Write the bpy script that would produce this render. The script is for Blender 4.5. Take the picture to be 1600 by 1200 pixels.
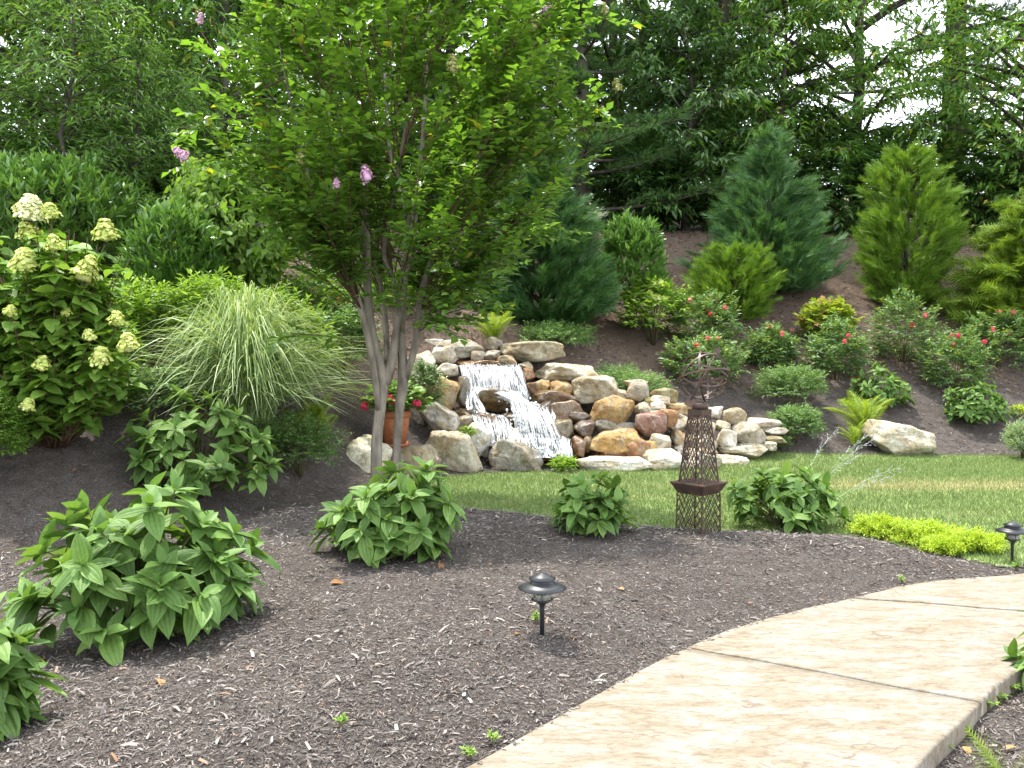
import bpy, math, random
import numpy as np
from mathutils import Vector, Matrix, noise as mnoise

for o in list(bpy.data.objects):
    bpy.data.objects.remove(o)
scene = bpy.context.scene
COL = scene.collection
R_ = math.radians

# ------------------------------------------------------------------ camera
FPX = 1450.0                      # focal length in photograph pixels (1600 wide)
CAM_H = 1.6
PITCH = math.atan(80 / FPX)
cam_d = bpy.data.cameras.new('camera')
cam_d.sensor_width = 36
cam_d.lens = 36 * FPX / 1600
cam_d.clip_end = 600
cam = bpy.data.objects.new('camera', cam_d)
cam.location = (0, 0, CAM_H)
cam.rotation_euler = (math.pi / 2 - PITCH, 0, 0)
COL.objects.link(cam)
scene.camera = cam

# ------------------------------------------------------------------ sky and sun
SUN = Vector((-0.2, 0.3, 0.93)).normalized()
EL = math.asin(SUN.z)
AZ = math.atan2(SUN.x, SUN.y)
world = bpy.data.worlds.new('World')
scene.world = world
world.use_nodes = True
wn, wl = world.node_tree.nodes, world.node_tree.links
wn.clear()
wout = wn.new('ShaderNodeOutputWorld')
wbg = wn.new('ShaderNodeBackground')
wsky = wn.new('ShaderNodeTexSky')
wsky.sky_type = 'NISHITA'
wsky.sun_disc = False
wsky.sun_elevation = EL
wsky.sun_rotation = AZ
wsky.dust_density = 2.0
wtc = wn.new('ShaderNodeTexCoord')
wno = wn.new('ShaderNodeTexNoise')
wno.inputs['Scale'].default_value = 2.2
wno.inputs['Detail'].default_value = 7
wrm = wn.new('ShaderNodeValToRGB')
wrm.color_ramp.elements[0].position = 0.33
wrm.color_ramp.elements[0].color = (0.25, 0.25, 0.25, 1)
wrm.color_ramp.elements[1].position = 0.6
wrm.color_ramp.elements[1].color = (0.95, 0.95, 0.95, 1)
wmx = wn.new('ShaderNodeMixRGB')
wmx.inputs[2].default_value = (11.0, 11.4, 12.2, 1)       # thin bright cloud
wl.new(wtc.outputs['Generated'], wno.inputs['Vector'])
wl.new(wno.outputs['Fac'], wrm.inputs['Fac'])
wl.new(wrm.outputs['Color'], wmx.inputs[0])
wl.new(wsky.outputs['Color'], wmx.inputs[1])
wl.new(wmx.outputs[0], wbg.inputs['Color'])
wbg.inputs['Strength'].default_value = 0.15
wl.new(wbg.outputs[0], wout.inputs['Surface'])

sun_d = bpy.data.lights.new('sun', 'SUN')
sun_d.energy = 3.7
sun_d.angle = R_(2.0)
sun_d.color = (1.0, 0.95, 0.86)
sun = bpy.data.objects.new('sun', sun_d)
sun.rotation_euler = SUN.to_track_quat('Z', 'Y').to_euler()
sun.location = (-5, 10, 25)
COL.objects.link(sun)

scene.view_settings.view_transform = 'Standard'
scene.view_settings.look = 'None'
scene.view_settings.exposure = 1.2
scene.view_settings.gamma = 1.0
scene.view_settings.use_curve_mapping = False
scene.render.engine = 'CYCLES'

# ------------------------------------------------------------------ small helpers
cp, sp_ = math.cos(PITCH), math.sin(PITCH)


def ray(px, py):
    a = (px - 800) / FPX
    b = (py - 600) / FPX
    return Vector((a, cp - b * sp_, -sp_ - b * cp))


def P(px, py, Y):
    d = ray(px, py)
    t = Y / d.y
    return Vector((d.x * t, Y, CAM_H + d.z * t))


def flat(px, py, z=0.0):
    d = ray(px, py)
    t = (z - CAM_H) / d.z
    return (d.x * t, d.y * t)


def sp(t, s):
    return s * np.logaddexp(0, np.asarray(t, float) / s)


def sstep(a, b, x):
    t = np.clip((np.asarray(x, float) - a) / (b - a), 0, 1)
    return t * t * (3 - 2 * t)


# path edges on the ground (metres)
PL = [(-2.6, -3.0), (-2.1, 0.0), (-1.35, 1.6), (-0.75, 2.65)] + [flat(*p, .02) for p in
     ((722, 1200), (860, 1124), (1000, 1046), (1085, 1005), (1180, 970), (1345, 930), (1450, 908), (1600, 895))] + [(5.0, 6.62), (8, 6.9), (14, 7.0)]
PR = [(-0.9, -3.0), (-0.45, 0.0), (0.35, 1.6), (0.95, 2.6)] + [flat(*p, .02) for p in
     ((1430, 1200), (1510, 1120), (1600, 1042))] + [(3.5, 5.02), (5.0, 5.35), (8, 5.6), (14, 5.7)]
LEX = [flat(*p) for p in ((600, 790), (690, 790), (720, 795), (850, 808), (1030, 826), (1330, 838), (1450, 862), (1575, 888))] + [(4.6, 6.72), (14, 7.05)]
LBX = [flat(*p) for p in ((640, 752), (690, 749), (760, 742), (870, 738), (1020, 737), (1120, 727), (1210, 716), (1600, 716))] + [(14, 12.3)]


def curve(pts):
    a = np.array(pts)
    o = np.argsort(a[:, 0])
    return a[o, 0], a[o, 1]


PLx, PLy = curve(PL)
PRx, PRy = curve(PR)
LEx, LEy = curve(LEX)
LBx, LBy = curve(LBX)
TOEX = [-14, -6, -4, -3, -2.2, -1.5, -0.5, 0.5, 2, 4, 8, 14]
TOEY = [3.4, 5.0, 6.3, 7.4, 8.8, 10.2, 10.9, 11.3, 11.7, 12.0, 12.3, 12.6]


def ground_h(x, y):
    x = np.asarray(x, float)
    y = np.asarray(y, float)
    t = y - np.interp(x, TOEX, TOEY)
    k = np.interp(x, [-5, -1.2], [0.36, 0.55])
    z = k * (sp(t, .25) - sp(t - 6.5, .5)) + 0.15 * sp(t - 6.5, .5)
    # rise behind the waterfall rocks
    z = z + 0.55 * np.exp(-((x + 0.3) / 1.3) ** 2 - ((y - 13.2) / 0.8) ** 2)
    ye = np.interp(x, PLx, PLy)
    yr = np.interp(x, PRx, PRy)
    yl = np.interp(x, LEx, LEy)
    # low mound of the front bed
    m = sstep(0.0, 1.2, y - ye) * (1 - sstep(-0.75, 0.05, y - yl)) * (1 - sstep(0, 1.5, -1.2 - x))
    z = z + 0.13 * m
    inpath = (y < ye - 0.03) & (y > yr + 0.03)
    z = np.where(inpath, -0.07, z)
    z = np.where(y <= yr + 0.03, -0.06, z)
    n = 0.018 * np.sin(x * 2.3 + 1.7 * np.sin(y * 1.3)) * np.sin(y * 2.9 + x) + 0.008 * np.sin(x * 7.1 + y * 3) * np.sin(y * 6.3 - x * 2)
    edge = np.minimum(np.abs(y - ye), 0.3) / 0.3
    lawnm = (1 - sstep(-.2, .1, y - yl)) + sstep(-.1, .6, y - np.interp(x, LBx, LBy))
    return z + np.where(inpath, 0, n * np.clip(edge, 0, 1) * np.clip(lawnm, 0.1, 1))


def H(x, y):
    return float(ground_h(x, y))


def G(px, py):
    """where the sight line through a picture point meets the ground"""
    d = ray(px, py)
    t = np.arange(2.0, 60, 0.02)
    x, y, z = d.x * t, d.y * t, CAM_H + d.z * t
    hit = np.nonzero(z <= ground_h(x, y))[0]
    i = hit[0] if len(hit) else len(t) - 1
    return Vector((x[i], y[i], H(x[i], y[i])))


def norm(a):
    return a / np.maximum(np.linalg.norm(a, axis=-1, keepdims=True), 1e-9)


def frames(d, up):
    y = norm(d)
    x = norm(np.cross(y, up))
    z = np.cross(x, y)
    return np.stack([x, y, z], axis=-1)


def bake(T, pos, R, sc):
    Tv, Tf = T[0], T[1]
    n, k = len(pos), len(Tv)
    V = np.einsum('nij,vj->nvi', R, Tv) * np.asarray(sc)[:, None, None] + pos[:, None, :]
    F = Tf[None] + (np.arange(n) * k)[:, None, None]
    return V.reshape(-1, 3), F.reshape(-1, 3)


def join(parts):
    Vs, Fs, off = [], [], 0
    for V, F in parts:
        Vs.append(V)
        Fs.append(F + off)
        off += len(V)
    return np.concatenate(Vs), np.concatenate(Fs)


def np_mesh(name, V, F, mat=None, smooth=True, uv=None):
    me = bpy.data.meshes.new(name)
    V = np.ascontiguousarray(V, dtype=np.float32)
    F = np.ascontiguousarray(F, dtype=np.int32)
    me.vertices.add(len(V))
    me.vertices.foreach_set('co', V.ravel())
    me.loops.add(F.size)
    me.loops.foreach_set('vertex_index', F.ravel())
    me.polygons.add(len(F))
    me.polygons.foreach_set('loop_start', np.arange(0, F.size, F.shape[1], dtype=np.int32))
    me.polygons.foreach_set('use_smooth', np.full(len(F), smooth, dtype=bool))
    me.update(calc_edges=True)
    if uv is not None:
        lay = me.uv_layers.new(name='UVMap')
        lay.data.foreach_set('uv', np.ascontiguousarray(np.asarray(uv, dtype=np.float32)[F.ravel()]).ravel())
    if mat:
        me.materials.append(mat)
    return me


def link(o):
    COL.objects.link(o)
    return o


def tag(o, label=None, cat=None, group=None, kind=None):
    if label:
        o['label'] = label
    if cat:
        o['category'] = cat
    if group:
        o['group'] = group
    if kind:
        o['kind'] = kind
    return o


def thing(name, label, cat, loc, group=None):
    o = link(bpy.data.objects.new(name, None))
    o.location = loc
    o.empty_display_size = 0.1
    return tag(o, label, cat, group)


def mobj(name, me, parent=None, kind=None, loc=None):
    o = link(bpy.data.objects.new(name, me))
    if parent:
        o.parent = parent
    if loc is not None:
        o.location = loc
    if kind:
        o['kind'] = kind
    return o


def part(name, VF, mat, parent, smooth=True, kind=None):
    return mobj(name, np_mesh(name, VF[0], VF[1], mat, smooth), parent, kind)


def tube(pts, radii, sides=6, cap=True):
    pts = np.asarray(pts, float)
    n = len(pts)
    radii = np.broadcast_to(np.asarray(radii, float), (n,))
    tan = np.gradient(pts, axis=0)
    tan = norm(tan)
    ref = np.array([0.31, 0.95, 0.05])
    u = norm(np.cross(tan, ref))
    v = np.cross(tan, u)
    a = np.linspace(0, 2 * np.pi, sides, endpoint=False)
    ring = np.cos(a)[None, :, None] * u[:, None, :] + np.sin(a)[None, :, None] * v[:, None, :]
    V = (pts[:, None, :] + ring * radii[:, None, None]).reshape(-1, 3)
    F = []
    for i in range(n - 1):
        for j in range(sides):
            k = (j + 1) % sides
            a0, a1, b0, b1 = i * sides + j, i * sides + k, (i + 1) * sides + j, (i + 1) * sides + k
            F += [(a0, a1, b1), (a0, b1, b0)]
    if cap:
        V = np.vstack([V, pts[:1], pts[-1:]])
        c0, c1 = n * sides, n * sides + 1
        for j in range(sides):
            k = (j + 1) % sides
            F += [(c0, k, j), (c1, (n - 1) * sides + j, (n - 1) * sides + k)]
    return V, np.array(F)


def bez(p0, p1, p2, n):
    t = np.linspace(0, 1, n)[:, None]
    return (1 - t) ** 2 * np.asarray(p0) + 2 * t * (1 - t) * np.asarray(p1) + t * t * np.asarray(p2)


def smooth_path(pts, n):
    """Catmull-Rom resample"""
    p = np.asarray(pts, float)
    p = np.vstack([2 * p[0] - p[1], p, 2 * p[-1] - p[-2]])
    out = []
    m = len(p) - 3
    for s in np.linspace(0, m - 1e-6, n):
        i = int(s)
        t = s - i
        a, b, c, d = p[i], p[i + 1], p[i + 2], p[i + 3]
        out.append(0.5 * (2 * b + (c - a) * t + (2 * a - 5 * b + 4 * c - d) * t * t + (3 * b - a - 3 * c + d) * t ** 3))
    return np.array(out)


def lathe(prof, n=24, center=(0, 0, 0)):
    prof = np.asarray(prof, float)
    a = np.linspace(0, 2 * np.pi, n, endpoint=False)
    V = np.stack([prof[:, 0][:, None] * np.cos(a), prof[:, 0][:, None] * np.sin(a),
                  np.repeat(prof[:, 1][:, None], n, 1)], -1).reshape(-1, 3) + np.asarray(center)
    F = []
    for i in range(len(prof) - 1):
        for j in range(n):
            k = (j + 1) % n
            F += [(i * n + j, i * n + k, (i + 1) * n + k), (i * n + j, (i + 1) * n + k, (i + 1) * n + j)]
    return V, np.array(F)


BOXV = np.array([(x, y, z) for x in (-.5, .5) for y in (-.5, .5) for z in (-.5, .5)])
BOXF = np.array([(0, 1, 3), (0, 3, 2), (4, 6, 7), (4, 7, 5), (0, 4, 5), (0, 5, 1), (2, 3, 7), (2, 7, 6), (0, 2, 6), (0, 6, 4), (1, 5, 7), (1, 7, 3)])


def bar(p, q, w, t, nrm):
    """flat bar from p to q, width w, thickness t along nrm"""
    p, q, nrm = np.asarray(p, float), np.asarray(q, float), np.asarray(nrm, float)
    R = frames((q - p)[None], nrm[None])[0]
    L = np.linalg.norm(q - p)
    return (BOXV * [w, L, t]) @ R.T + (p + q) / 2, BOXF


# ------------------------------------------------------------------ materials
class NT:
    def __init__(s, name):
        s.m = bpy.data.materials.new(name)
        s.m.use_nodes = True
        s.t = s.m.node_tree
        s.t.nodes.clear()
        s.out = s.t.nodes.new('ShaderNodeOutputMaterial')

    def n(s, typ, **kw):
        nd = s.t.nodes.new(typ)
        for k, v in kw.items():
            if k in nd.inputs:
                nd.inputs[k].default_value = v
            else:
                setattr(nd, k, v)
        return nd

    def l(s, a, b):
        s.t.links.new(a, b)

    def noise(s, scale, detail=4, vec=None, rough=0.5, dist=0.0):
        nd = s.n('ShaderNodeTexNoise')
        nd.inputs['Scale'].default_value = scale
        nd.inputs['Detail'].default_value = detail
        nd.inputs['Roughness'].default_value = rough
        nd.inputs['Distortion'].default_value = dist
        if vec is not None:
            s.l(vec, nd.inputs['Vector'])
        return nd.outputs['Fac']

    def ramp(s, fac, stops):
        nd = s.n('ShaderNodeValToRGB')
        e = nd.color_ramp.elements
        while len(e) < len(stops):
            e.new(0.5)
        for el, (p, c) in zip(e, stops):
            el.position = p
            el.color = (*c, 1) if len(c) == 3 else c
        s.l(fac, nd.inputs['Fac'])
        return nd.outputs['Color']

    def mix(s, fac, a, b, typ='MIX'):
        nd = s.n('ShaderNodeMixRGB')
        nd.blend_type = typ
        for sock, v in ((nd.inputs[0], fac), (nd.inputs[1], a), (nd.inputs[2], b)):
            if isinstance(v, (int, float)):
                sock.default_value = v
            elif isinstance(v, tuple):
                sock.default_value = (*v, 1)
            else:
                s.l(v, sock)
        return nd.outputs[0]

    def math(s, op, a, b=0.0):
        nd = s.n('ShaderNodeMath')
        nd.operation = op
        for sock, v in ((nd.inputs[0], a), (nd.inputs[1], b)):
            if isinstance(v, (int, float)):
                sock.default_value = v
            else:
                s.l(v, sock)
        return nd.outputs[0]

    def pbr(s, color, rough=0.6, spec=0.4, bump=None, bstr=0.3, bdist=0.01, metal=0.0, **kw):
        b = s.n('ShaderNodeBsdfPrincipled')
        if isinstance(color, tuple):
            b.inputs['Base Color'].default_value = (*color, 1)
        else:
            s.l(color, b.inputs['Base Color'])
        if isinstance(rough, (int, float)):
            b.inputs['Roughness'].default_value = rough
        else:
            s.l(rough, b.inputs['Roughness'])
        b.inputs['Specular IOR Level'].default_value = spec
        b.inputs['Metallic'].default_value = metal
        for k, v in kw.items():
            b.inputs[k.replace('_', ' ')].default_value = v
        if bump is not None:
            bp = s.n('ShaderNodeBump')
            bp.inputs['Strength'].default_value = bstr
            bp.inputs['Distance'].default_value = bdist
            s.l(bump, bp.inputs['Height'])
            s.l(bp.outputs[0], b.inputs['Normal'])
        return b

    def done(s, shader):
        s.l(shader.outputs[0], s.out.inputs['Surface'])
        return s.m


def leaf_mat(name, c0, c1, c2, trans=0.35, rough=0.42, spec=0.45, tt=(1.25, 1.2, 0.6), rare=None, rarity=0.03, blotch=6.0, veins=None):
    """leaf colours vary from leaf to leaf and in soft patches; light passes through the blades"""
    s = NT(name)
    gi = s.n('ShaderNodeNewGeometry')
    oi = s.n('ShaderNodeObjectInfo')
    rnd = s.math('FRACT', s.math('ADD', gi.outputs['Random Per Island'], s.math('MULTIPLY', oi.outputs['Random'], 3.7)))
    tc = s.n('ShaderNodeTexCoord')
    nz = s.noise(blotch, 3, gi.outputs['Position'])
    f = s.math('ADD', s.math('MULTIPLY', rnd, 0.6), s.math('MULTIPLY', nz, 0.45))
    stops = [(0.15, c0), (0.5, c1), (0.92, c2)]
    col = s.ramp(f, stops)
    if rare:
        k = s.math('GREATER_THAN', s.math('FRACT', s.math('MULTIPLY', rnd, 13.7)), 1 - rarity)
        col = s.mix(k, col, rare)
    nz2 = s.noise(60, 3, gi.outputs['Position'])
    col = s.mix(0.35, col, s.ramp(nz2, [(0.3, (0.55, 0.6, 0.5)), (0.7, (1.15, 1.15, 1.1))]), 'MULTIPLY')
    hgt = nz2
    if veins:
        uvn = s.n('ShaderNodeUVMap')
        sx = s.n('ShaderNodeSeparateXYZ')
        s.l(uvn.outputs[0], sx.inputs[0])
        au = s.math('ABSOLUTE', sx.outputs['X'])
        if veins == 'ribs':
            dv = s.math('MINIMUM', au, s.math('ABSOLUTE', s.math('SUBTRACT', au, 0.47)))
            ln = s.ramp(dv, [(0.03, (1, 1, 1)), (0.13, (0, 0, 0))])
        else:
            # pinnate side veins running forward from the midrib
            w = s.math('FRACT', s.math('SUBTRACT', s.math('MULTIPLY', sx.outputs['Y'], 9.0), s.math('MULTIPLY', au, 2.2)))
            side = s.ramp(s.math('ABSOLUTE', s.math('SUBTRACT', w, 0.5)), [(0.05, (.6, .6, .6)), (0.16, (0, 0, 0))])
            ln = s.mix(1.0, s.ramp(au, [(0.04, (1, 1, 1)), (0.11, (0, 0, 0))]), side, 'LIGHTEN')
        col = s.mix(s.math('MULTIPLY', ln, 0.45), col, s.mix(1.0, col, (0.62, 0.62, 0.55), 'MULTIPLY'))
        hgt = s.math('SUBTRACT', nz2, s.math('MULTIPLY', ln, 1.6))
    b = s.pbr(col, rough, spec, hgt, 0.35, 0.006)
    tr = s.n('ShaderNodeBsdfTranslucent')
    s.l(s.mix(1.0, col, tt, 'MULTIPLY'), tr.inputs['Color'])
    mx = s.n('ShaderNodeMixShader')
    mx.inputs[0].default_value = trans
    s.l(b.outputs[0], mx.inputs[1])
    s.l(tr.outputs[0], mx.inputs[2])
    return s.done(mx)


def bark_mat(name, c0, c1, scale=18, stretch=0.25, rough=0.85):
    s = NT(name)
    tc = s.n('ShaderNodeTexCoord')
    mp = s.n('ShaderNodeMapping')
    mp.inputs['Scale'].default_value = (1, 1, stretch)
    s.l(tc.outputs['Object'], mp.inputs['Vector'])
    nz = s.noise(scale, 6, mp.outputs[0], 0.6)
    col = s.ramp(nz, [(0.3, c0), (0.7, c1)])
    return s.done(s.pbr(col, rough, 0.2, nz, 0.5, 0.01))


def plain_mat(name, col, rough=0.5, spec=0.4, metal=0.0, var=0.15, scale=20):
    s = NT(name)
    tc = s.n('ShaderNodeTexCoord')
    nz = s.noise(scale, 5, tc.outputs['Object'], 0.6)
    lo = tuple(max(0, c * (1 - var * 2)) for c in col)
    hi = tuple(c * (1 + var) for c in col)
    return s.done(s.pbr(s.ramp(nz, [(0.3, lo), (0.7, hi)]), rough, spec, nz, 0.15, 0.004, metal))


M = {}
M['vib'] = leaf_mat('viburnum_leaf', (0.071, 0.143, 0.029), (0.122, 0.229, 0.052), (0.204, 0.332, 0.078), 0.34, 0.52, 0.3)
M['vibvein'] = leaf_mat('viburnum_leaf_ribbed', (0.071, 0.143, 0.029), (0.122, 0.229, 0.052), (0.204, 0.332, 0.078), 0.34, 0.52, 0.3, veins='ribs')
M['crepe'] = leaf_mat('crepe_leaf', (0.069, 0.137, 0.029), (0.119, 0.225, 0.046), (0.196, 0.321, 0.057), 0.45, 0.36, 0.5, (1.5, 1.6, 0.5), (0.4, 0.38, 0.05), 0.01)
M['hyd'] = leaf_mat('hydrangea_leaf', (0.094, 0.184, 0.025), (0.156, 0.287, 0.045), (0.237, 0.391, 0.07), 0.4, 0.5, 0.35)
M['hydvein'] = leaf_mat('hydrangea_leaf_veined', (0.094, 0.184, 0.025), (0.156, 0.287, 0.045), (0.237, 0.391, 0.07), 0.4, 0.5, 0.35, veins='pinnate')
M['laurel'] = leaf_mat('laurel_leaf', (0.059, 0.131, 0.025), (0.1, 0.217, 0.043), (0.2, 0.348, 0.074), 0.25, 0.28, 0.6)
M['dogwood'] = leaf_mat('dogwood_leaf', (0.11, 0.2, 0.035), (0.17, 0.3, 0.05), (0.26, 0.4, 0.08), 0.45, 0.5, 0.3)
M['boxw'] = leaf_mat('boxwood_leaf', (0.07, 0.15, 0.02), (0.12, 0.23, 0.03), (0.19, 0.33, 0.05), 0.3, 0.4, 0.4)
M['rose'] = leaf_mat('rose_leaf', (0.072, 0.16, 0.058), (0.123, 0.239, 0.087), (0.232, 0.362, 0.102), 0.3, 0.4, 0.45, (1.3, 1.2, .5), (0.28, 0.33, 0.05), 0.1)
M['variegated'] = leaf_mat('abelia_leaf', (0.07, 0.15, 0.05), (0.13, 0.24, 0.08), (0.26, 0.37, 0.16), 0.3, 0.4, 0.45)
M['coton'] = leaf_mat('cotoneaster_leaf', (0.087, 0.174, 0.051), (0.145, 0.261, 0.08), (0.232, 0.377, 0.109), 0.3, 0.45, 0.4)
M['limeshrub'] = leaf_mat('lime_leaf', (0.12, 0.24, 0.03), (0.2, 0.35, 0.05), (0.32, 0.46, 0.08), 0.4, 0.5, 0.3)
M['oakleaf'] = leaf_mat('oakleaf', (0.16, 0.27, 0.03), (0.27, 0.38, 0.05), (0.38, 0.45, 0.09), 0.4, 0.5, 0.3, (1.2, 1.1, .5), (0.5, 0.25, 0.15), 0.12)
M['sedum'] = leaf_mat('sedum_leaf', (0.19, 0.31, 0.02), (0.36, 0.5, 0.035), (0.55, 0.65, 0.07), 0.35, 0.5, 0.3)
M['fern'] = leaf_mat('fern_leaf', (0.15, 0.24, 0.025), (0.25, 0.36, 0.04), (0.36, 0.45, 0.07), 0.45, 0.5, 0.3)
M['sage'] = leaf_mat('sage_leaf', (0.184, 0.276, 0.138), (0.276, 0.38, 0.207), (0.38, 0.46, 0.287), 0.3, 0.6, 0.2)
M['sageflower'] = leaf_mat('sage_flower', (0.3, 0.3, 0.42), (0.4, 0.4, 0.55), (0.5, 0.5, 0.62), 0.3, 0.7, 0.2)
M['leyland'] = leaf_mat('cypress_spray', (0.031, 0.088, 0.027), (0.056, 0.138, 0.044), (0.112, 0.225, 0.062), 0.25, 0.55, 0.3)
M['leyblue'] = leaf_mat('cypress_spray_blue', (0.043, 0.11, 0.038), (0.072, 0.165, 0.054), (0.131, 0.248, 0.082), 0.25, 0.55, 0.3)
M['arbor'] = leaf_mat('arborvitae_spray', (0.08, 0.161, 0.019), (0.14, 0.253, 0.029), (0.23, 0.368, 0.046), 0.3, 0.6, 0.25)
M['hemlock'] = leaf_mat('hemlock_spray', (0.09, 0.17, 0.02), (0.16, 0.26, 0.03), (0.28, 0.38, 0.05), 0.3, 0.6, 0.25)
M['pine'] = leaf_mat('pine_needles', (0.053, 0.122, 0.039), (0.097, 0.201, 0.059), (0.18, 0.316, 0.079), 0.3, 0.55, 0.3, blotch=0.8)
M['pinedark'] = leaf_mat('pine_needles_dark', (0.031, 0.075, 0.031), (0.056, 0.125, 0.044), (0.1, 0.2, 0.062), 0.3, 0.55, 0.3, blotch=0.8)
M['wood1'] = leaf_mat('cherry_leaf', (0.068, 0.166, 0.038), (0.13, 0.265, 0.054), (0.241, 0.413, 0.075), 0.38, 0.38, 0.45, (1.5, 1.5, .5), (0.45, 0.38, 0.06), 0.02, 1.0)
M['wood2'] = leaf_mat('maple_leaf', (0.061, 0.14, 0.026), (0.112, 0.231, 0.038), (0.224, 0.381, 0.06), 0.38, 0.42, 0.4, (1.5, 1.5, .5), (0.32, 0.34, 0.05), 0.03, 1.0)
M['wood3'] = leaf_mat('dark_woodland_leaf', (0.031, 0.081, 0.025), (0.062, 0.138, 0.037), (0.125, 0.225, 0.056), 0.35, 0.4, 0.4, (1.4, 1.5, .5), None, 0.0, 1.0)
M['sapling'] = leaf_mat('sumac_leaf', (0.08, 0.17, 0.04), (0.13, 0.25, 0.06), (0.2, 0.35, 0.09), 0.4, 0.45, 0.35)
M['miscan'] = leaf_mat('miscanthus_blade', (0.184, 0.287, 0.092), (0.31, 0.425, 0.172), (0.529, 0.621, 0.356), 0.3, 0.5, 0.3)
M['geran'] = leaf_mat('geranium_leaf', (0.1, 0.19, 0.03), (0.16, 0.28, 0.05), (0.23, 0.36, 0.08), 0.3, 0.5, 0.3)
M['red'] = leaf_mat('geranium_petal', (0.5, 0.02, 0.07), (0.7, 0.035, 0.12), (0.8, 0.08, 0.2), 0.25, 0.5, 0.3, (1, .6, .8))
M['rosepetal'] = leaf_mat('rose_petal', (0.55, 0.03, 0.06), (0.7, 0.06, 0.1), (0.8, 0.2, 0.22), 0.25, 0.5, 0.3, (1, .6, .8))
M['pink'] = leaf_mat('crepe_petal', (0.5, 0.3, 0.45), (0.66, 0.42, 0.58), (0.75, 0.56, 0.66), 0.3, 0.6, 0.2, (1.1, .9, 1))
M['panicle'] = leaf_mat('panicle_floret', (0.36, 0.45, 0.1), (0.55, 0.62, 0.16), (0.75, 0.76, 0.34), 0.3, 0.6, 0.2, (1.1, 1.1, .6))
M['panicle_w'] = leaf_mat('panicle_floret_cream', (0.6, 0.62, 0.3), (0.74, 0.74, 0.45), (0.82, 0.8, 0.6), 0.3, 0.6, 0.2, (1.1, 1.1, .7))
M['seed'] = leaf_mat('seed_cluster', (0.2, 0.24, 0.06), (0.3, 0.33, 0.1), (0.42, 0.38, 0.2), 0.2, 0.6, 0.2)
M['stem'] = bark_mat('green_brown_stem', (0.06, 0.05, 0.025), (0.14, 0.13, 0.06), 30)
M['redstem'] = bark_mat('red_brown_twig', (0.06, 0.035, 0.022), (0.13, 0.08, 0.05), 30)
M['crepebark'] = bark_mat('crepe_bark', (0.09, 0.075, 0.058), (0.29, 0.255, 0.2), 13, 0.3, 0.8)
M['bark'] = bark_mat('woodland_bark', (0.03, 0.025, 0.02), (0.1, 0.085, 0.07), 8)
M['bark2'] = bark_mat('grey_bark', (0.08, 0.07, 0.06), (0.2, 0.18, 0.155), 8)


def ground_mat():
    s = NT('mulch')
    g = s.n('ShaderNodeNewGeometry')
    pos = g.outputs['Position']
    fine = s.noise(95, 6, pos, 0.65, 0.6)
    mid = s.noise(9, 5, pos, 0.6)
    col = s.ramp(fine, [(0.3, (0.04, 0.034, 0.03)), (0.5, (0.1, 0.087, 0.077)), (0.63, (0.19, 0.168, 0.15)), (0.8, (0.3, 0.27, 0.24))])
    col = s.mix(s.ramp(mid, [(0.35, (0, 0, 0)), (0.7, (1, 1, 1))]), col, s.mix(1.0, col, (0.68, 0.62, 0.6), 'MULTIPLY'))
    # needle litter on the upper bank
    xyz = s.n('ShaderNodeSeparateXYZ')
    s.l(pos, xyz.inputs[0])
    big = s.noise(1.3, 4, pos, 0.6)
    up = s.math('ADD', xyz.outputs['Z'], s.math('MULTIPLY', big, 1.6))
    m = s.ramp(s.math('MULTIPLY', up, 0.4), [(0.6, (0, 0, 0)), (0.86, (1, 1, 1))])
    lit = s.ramp(fine, [(0.3, (0.07, 0.048, 0.037)), (0.5, (0.155, 0.112, 0.085)), (0.65, (0.25, 0.19, 0.145)), (0.8, (0.38, 0.3, 0.235))])
    col = s.mix(m, col, lit)
    return s.done(s.pbr(col, 0.95, 0.15, fine, 0.9, 0.03))


def chip_mat():
    s = NT('mulch_chip')
    g = s.n('ShaderNodeNewGeometry')
    r = g.outputs['Random Per Island']
    col = s.ramp(r, [(0.0, (0.05, 0.042, 0.037)), (0.4, (0.11, 0.096, 0.085)), (0.75, (0.19, 0.168, 0.15)), (0.9, (0.26, 0.235, 0.21)),
                     (0.975, (0.29, 0.26, 0.23)), (0.988, (0.24, 0.13, 0.065)), (1.0, (0.42, 0.385, 0.34))])
    nz = s.noise(70, 4, g.outputs['Position'])
    col = s.mix(0.5, col, s.ramp(nz, [(0.3, (0.6, 0.6, 0.6)), (0.7, (1.2, 1.2, 1.2))]), 'MULTIPLY')
    return s.done(s.pbr(col, 0.9, 0.2))


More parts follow.
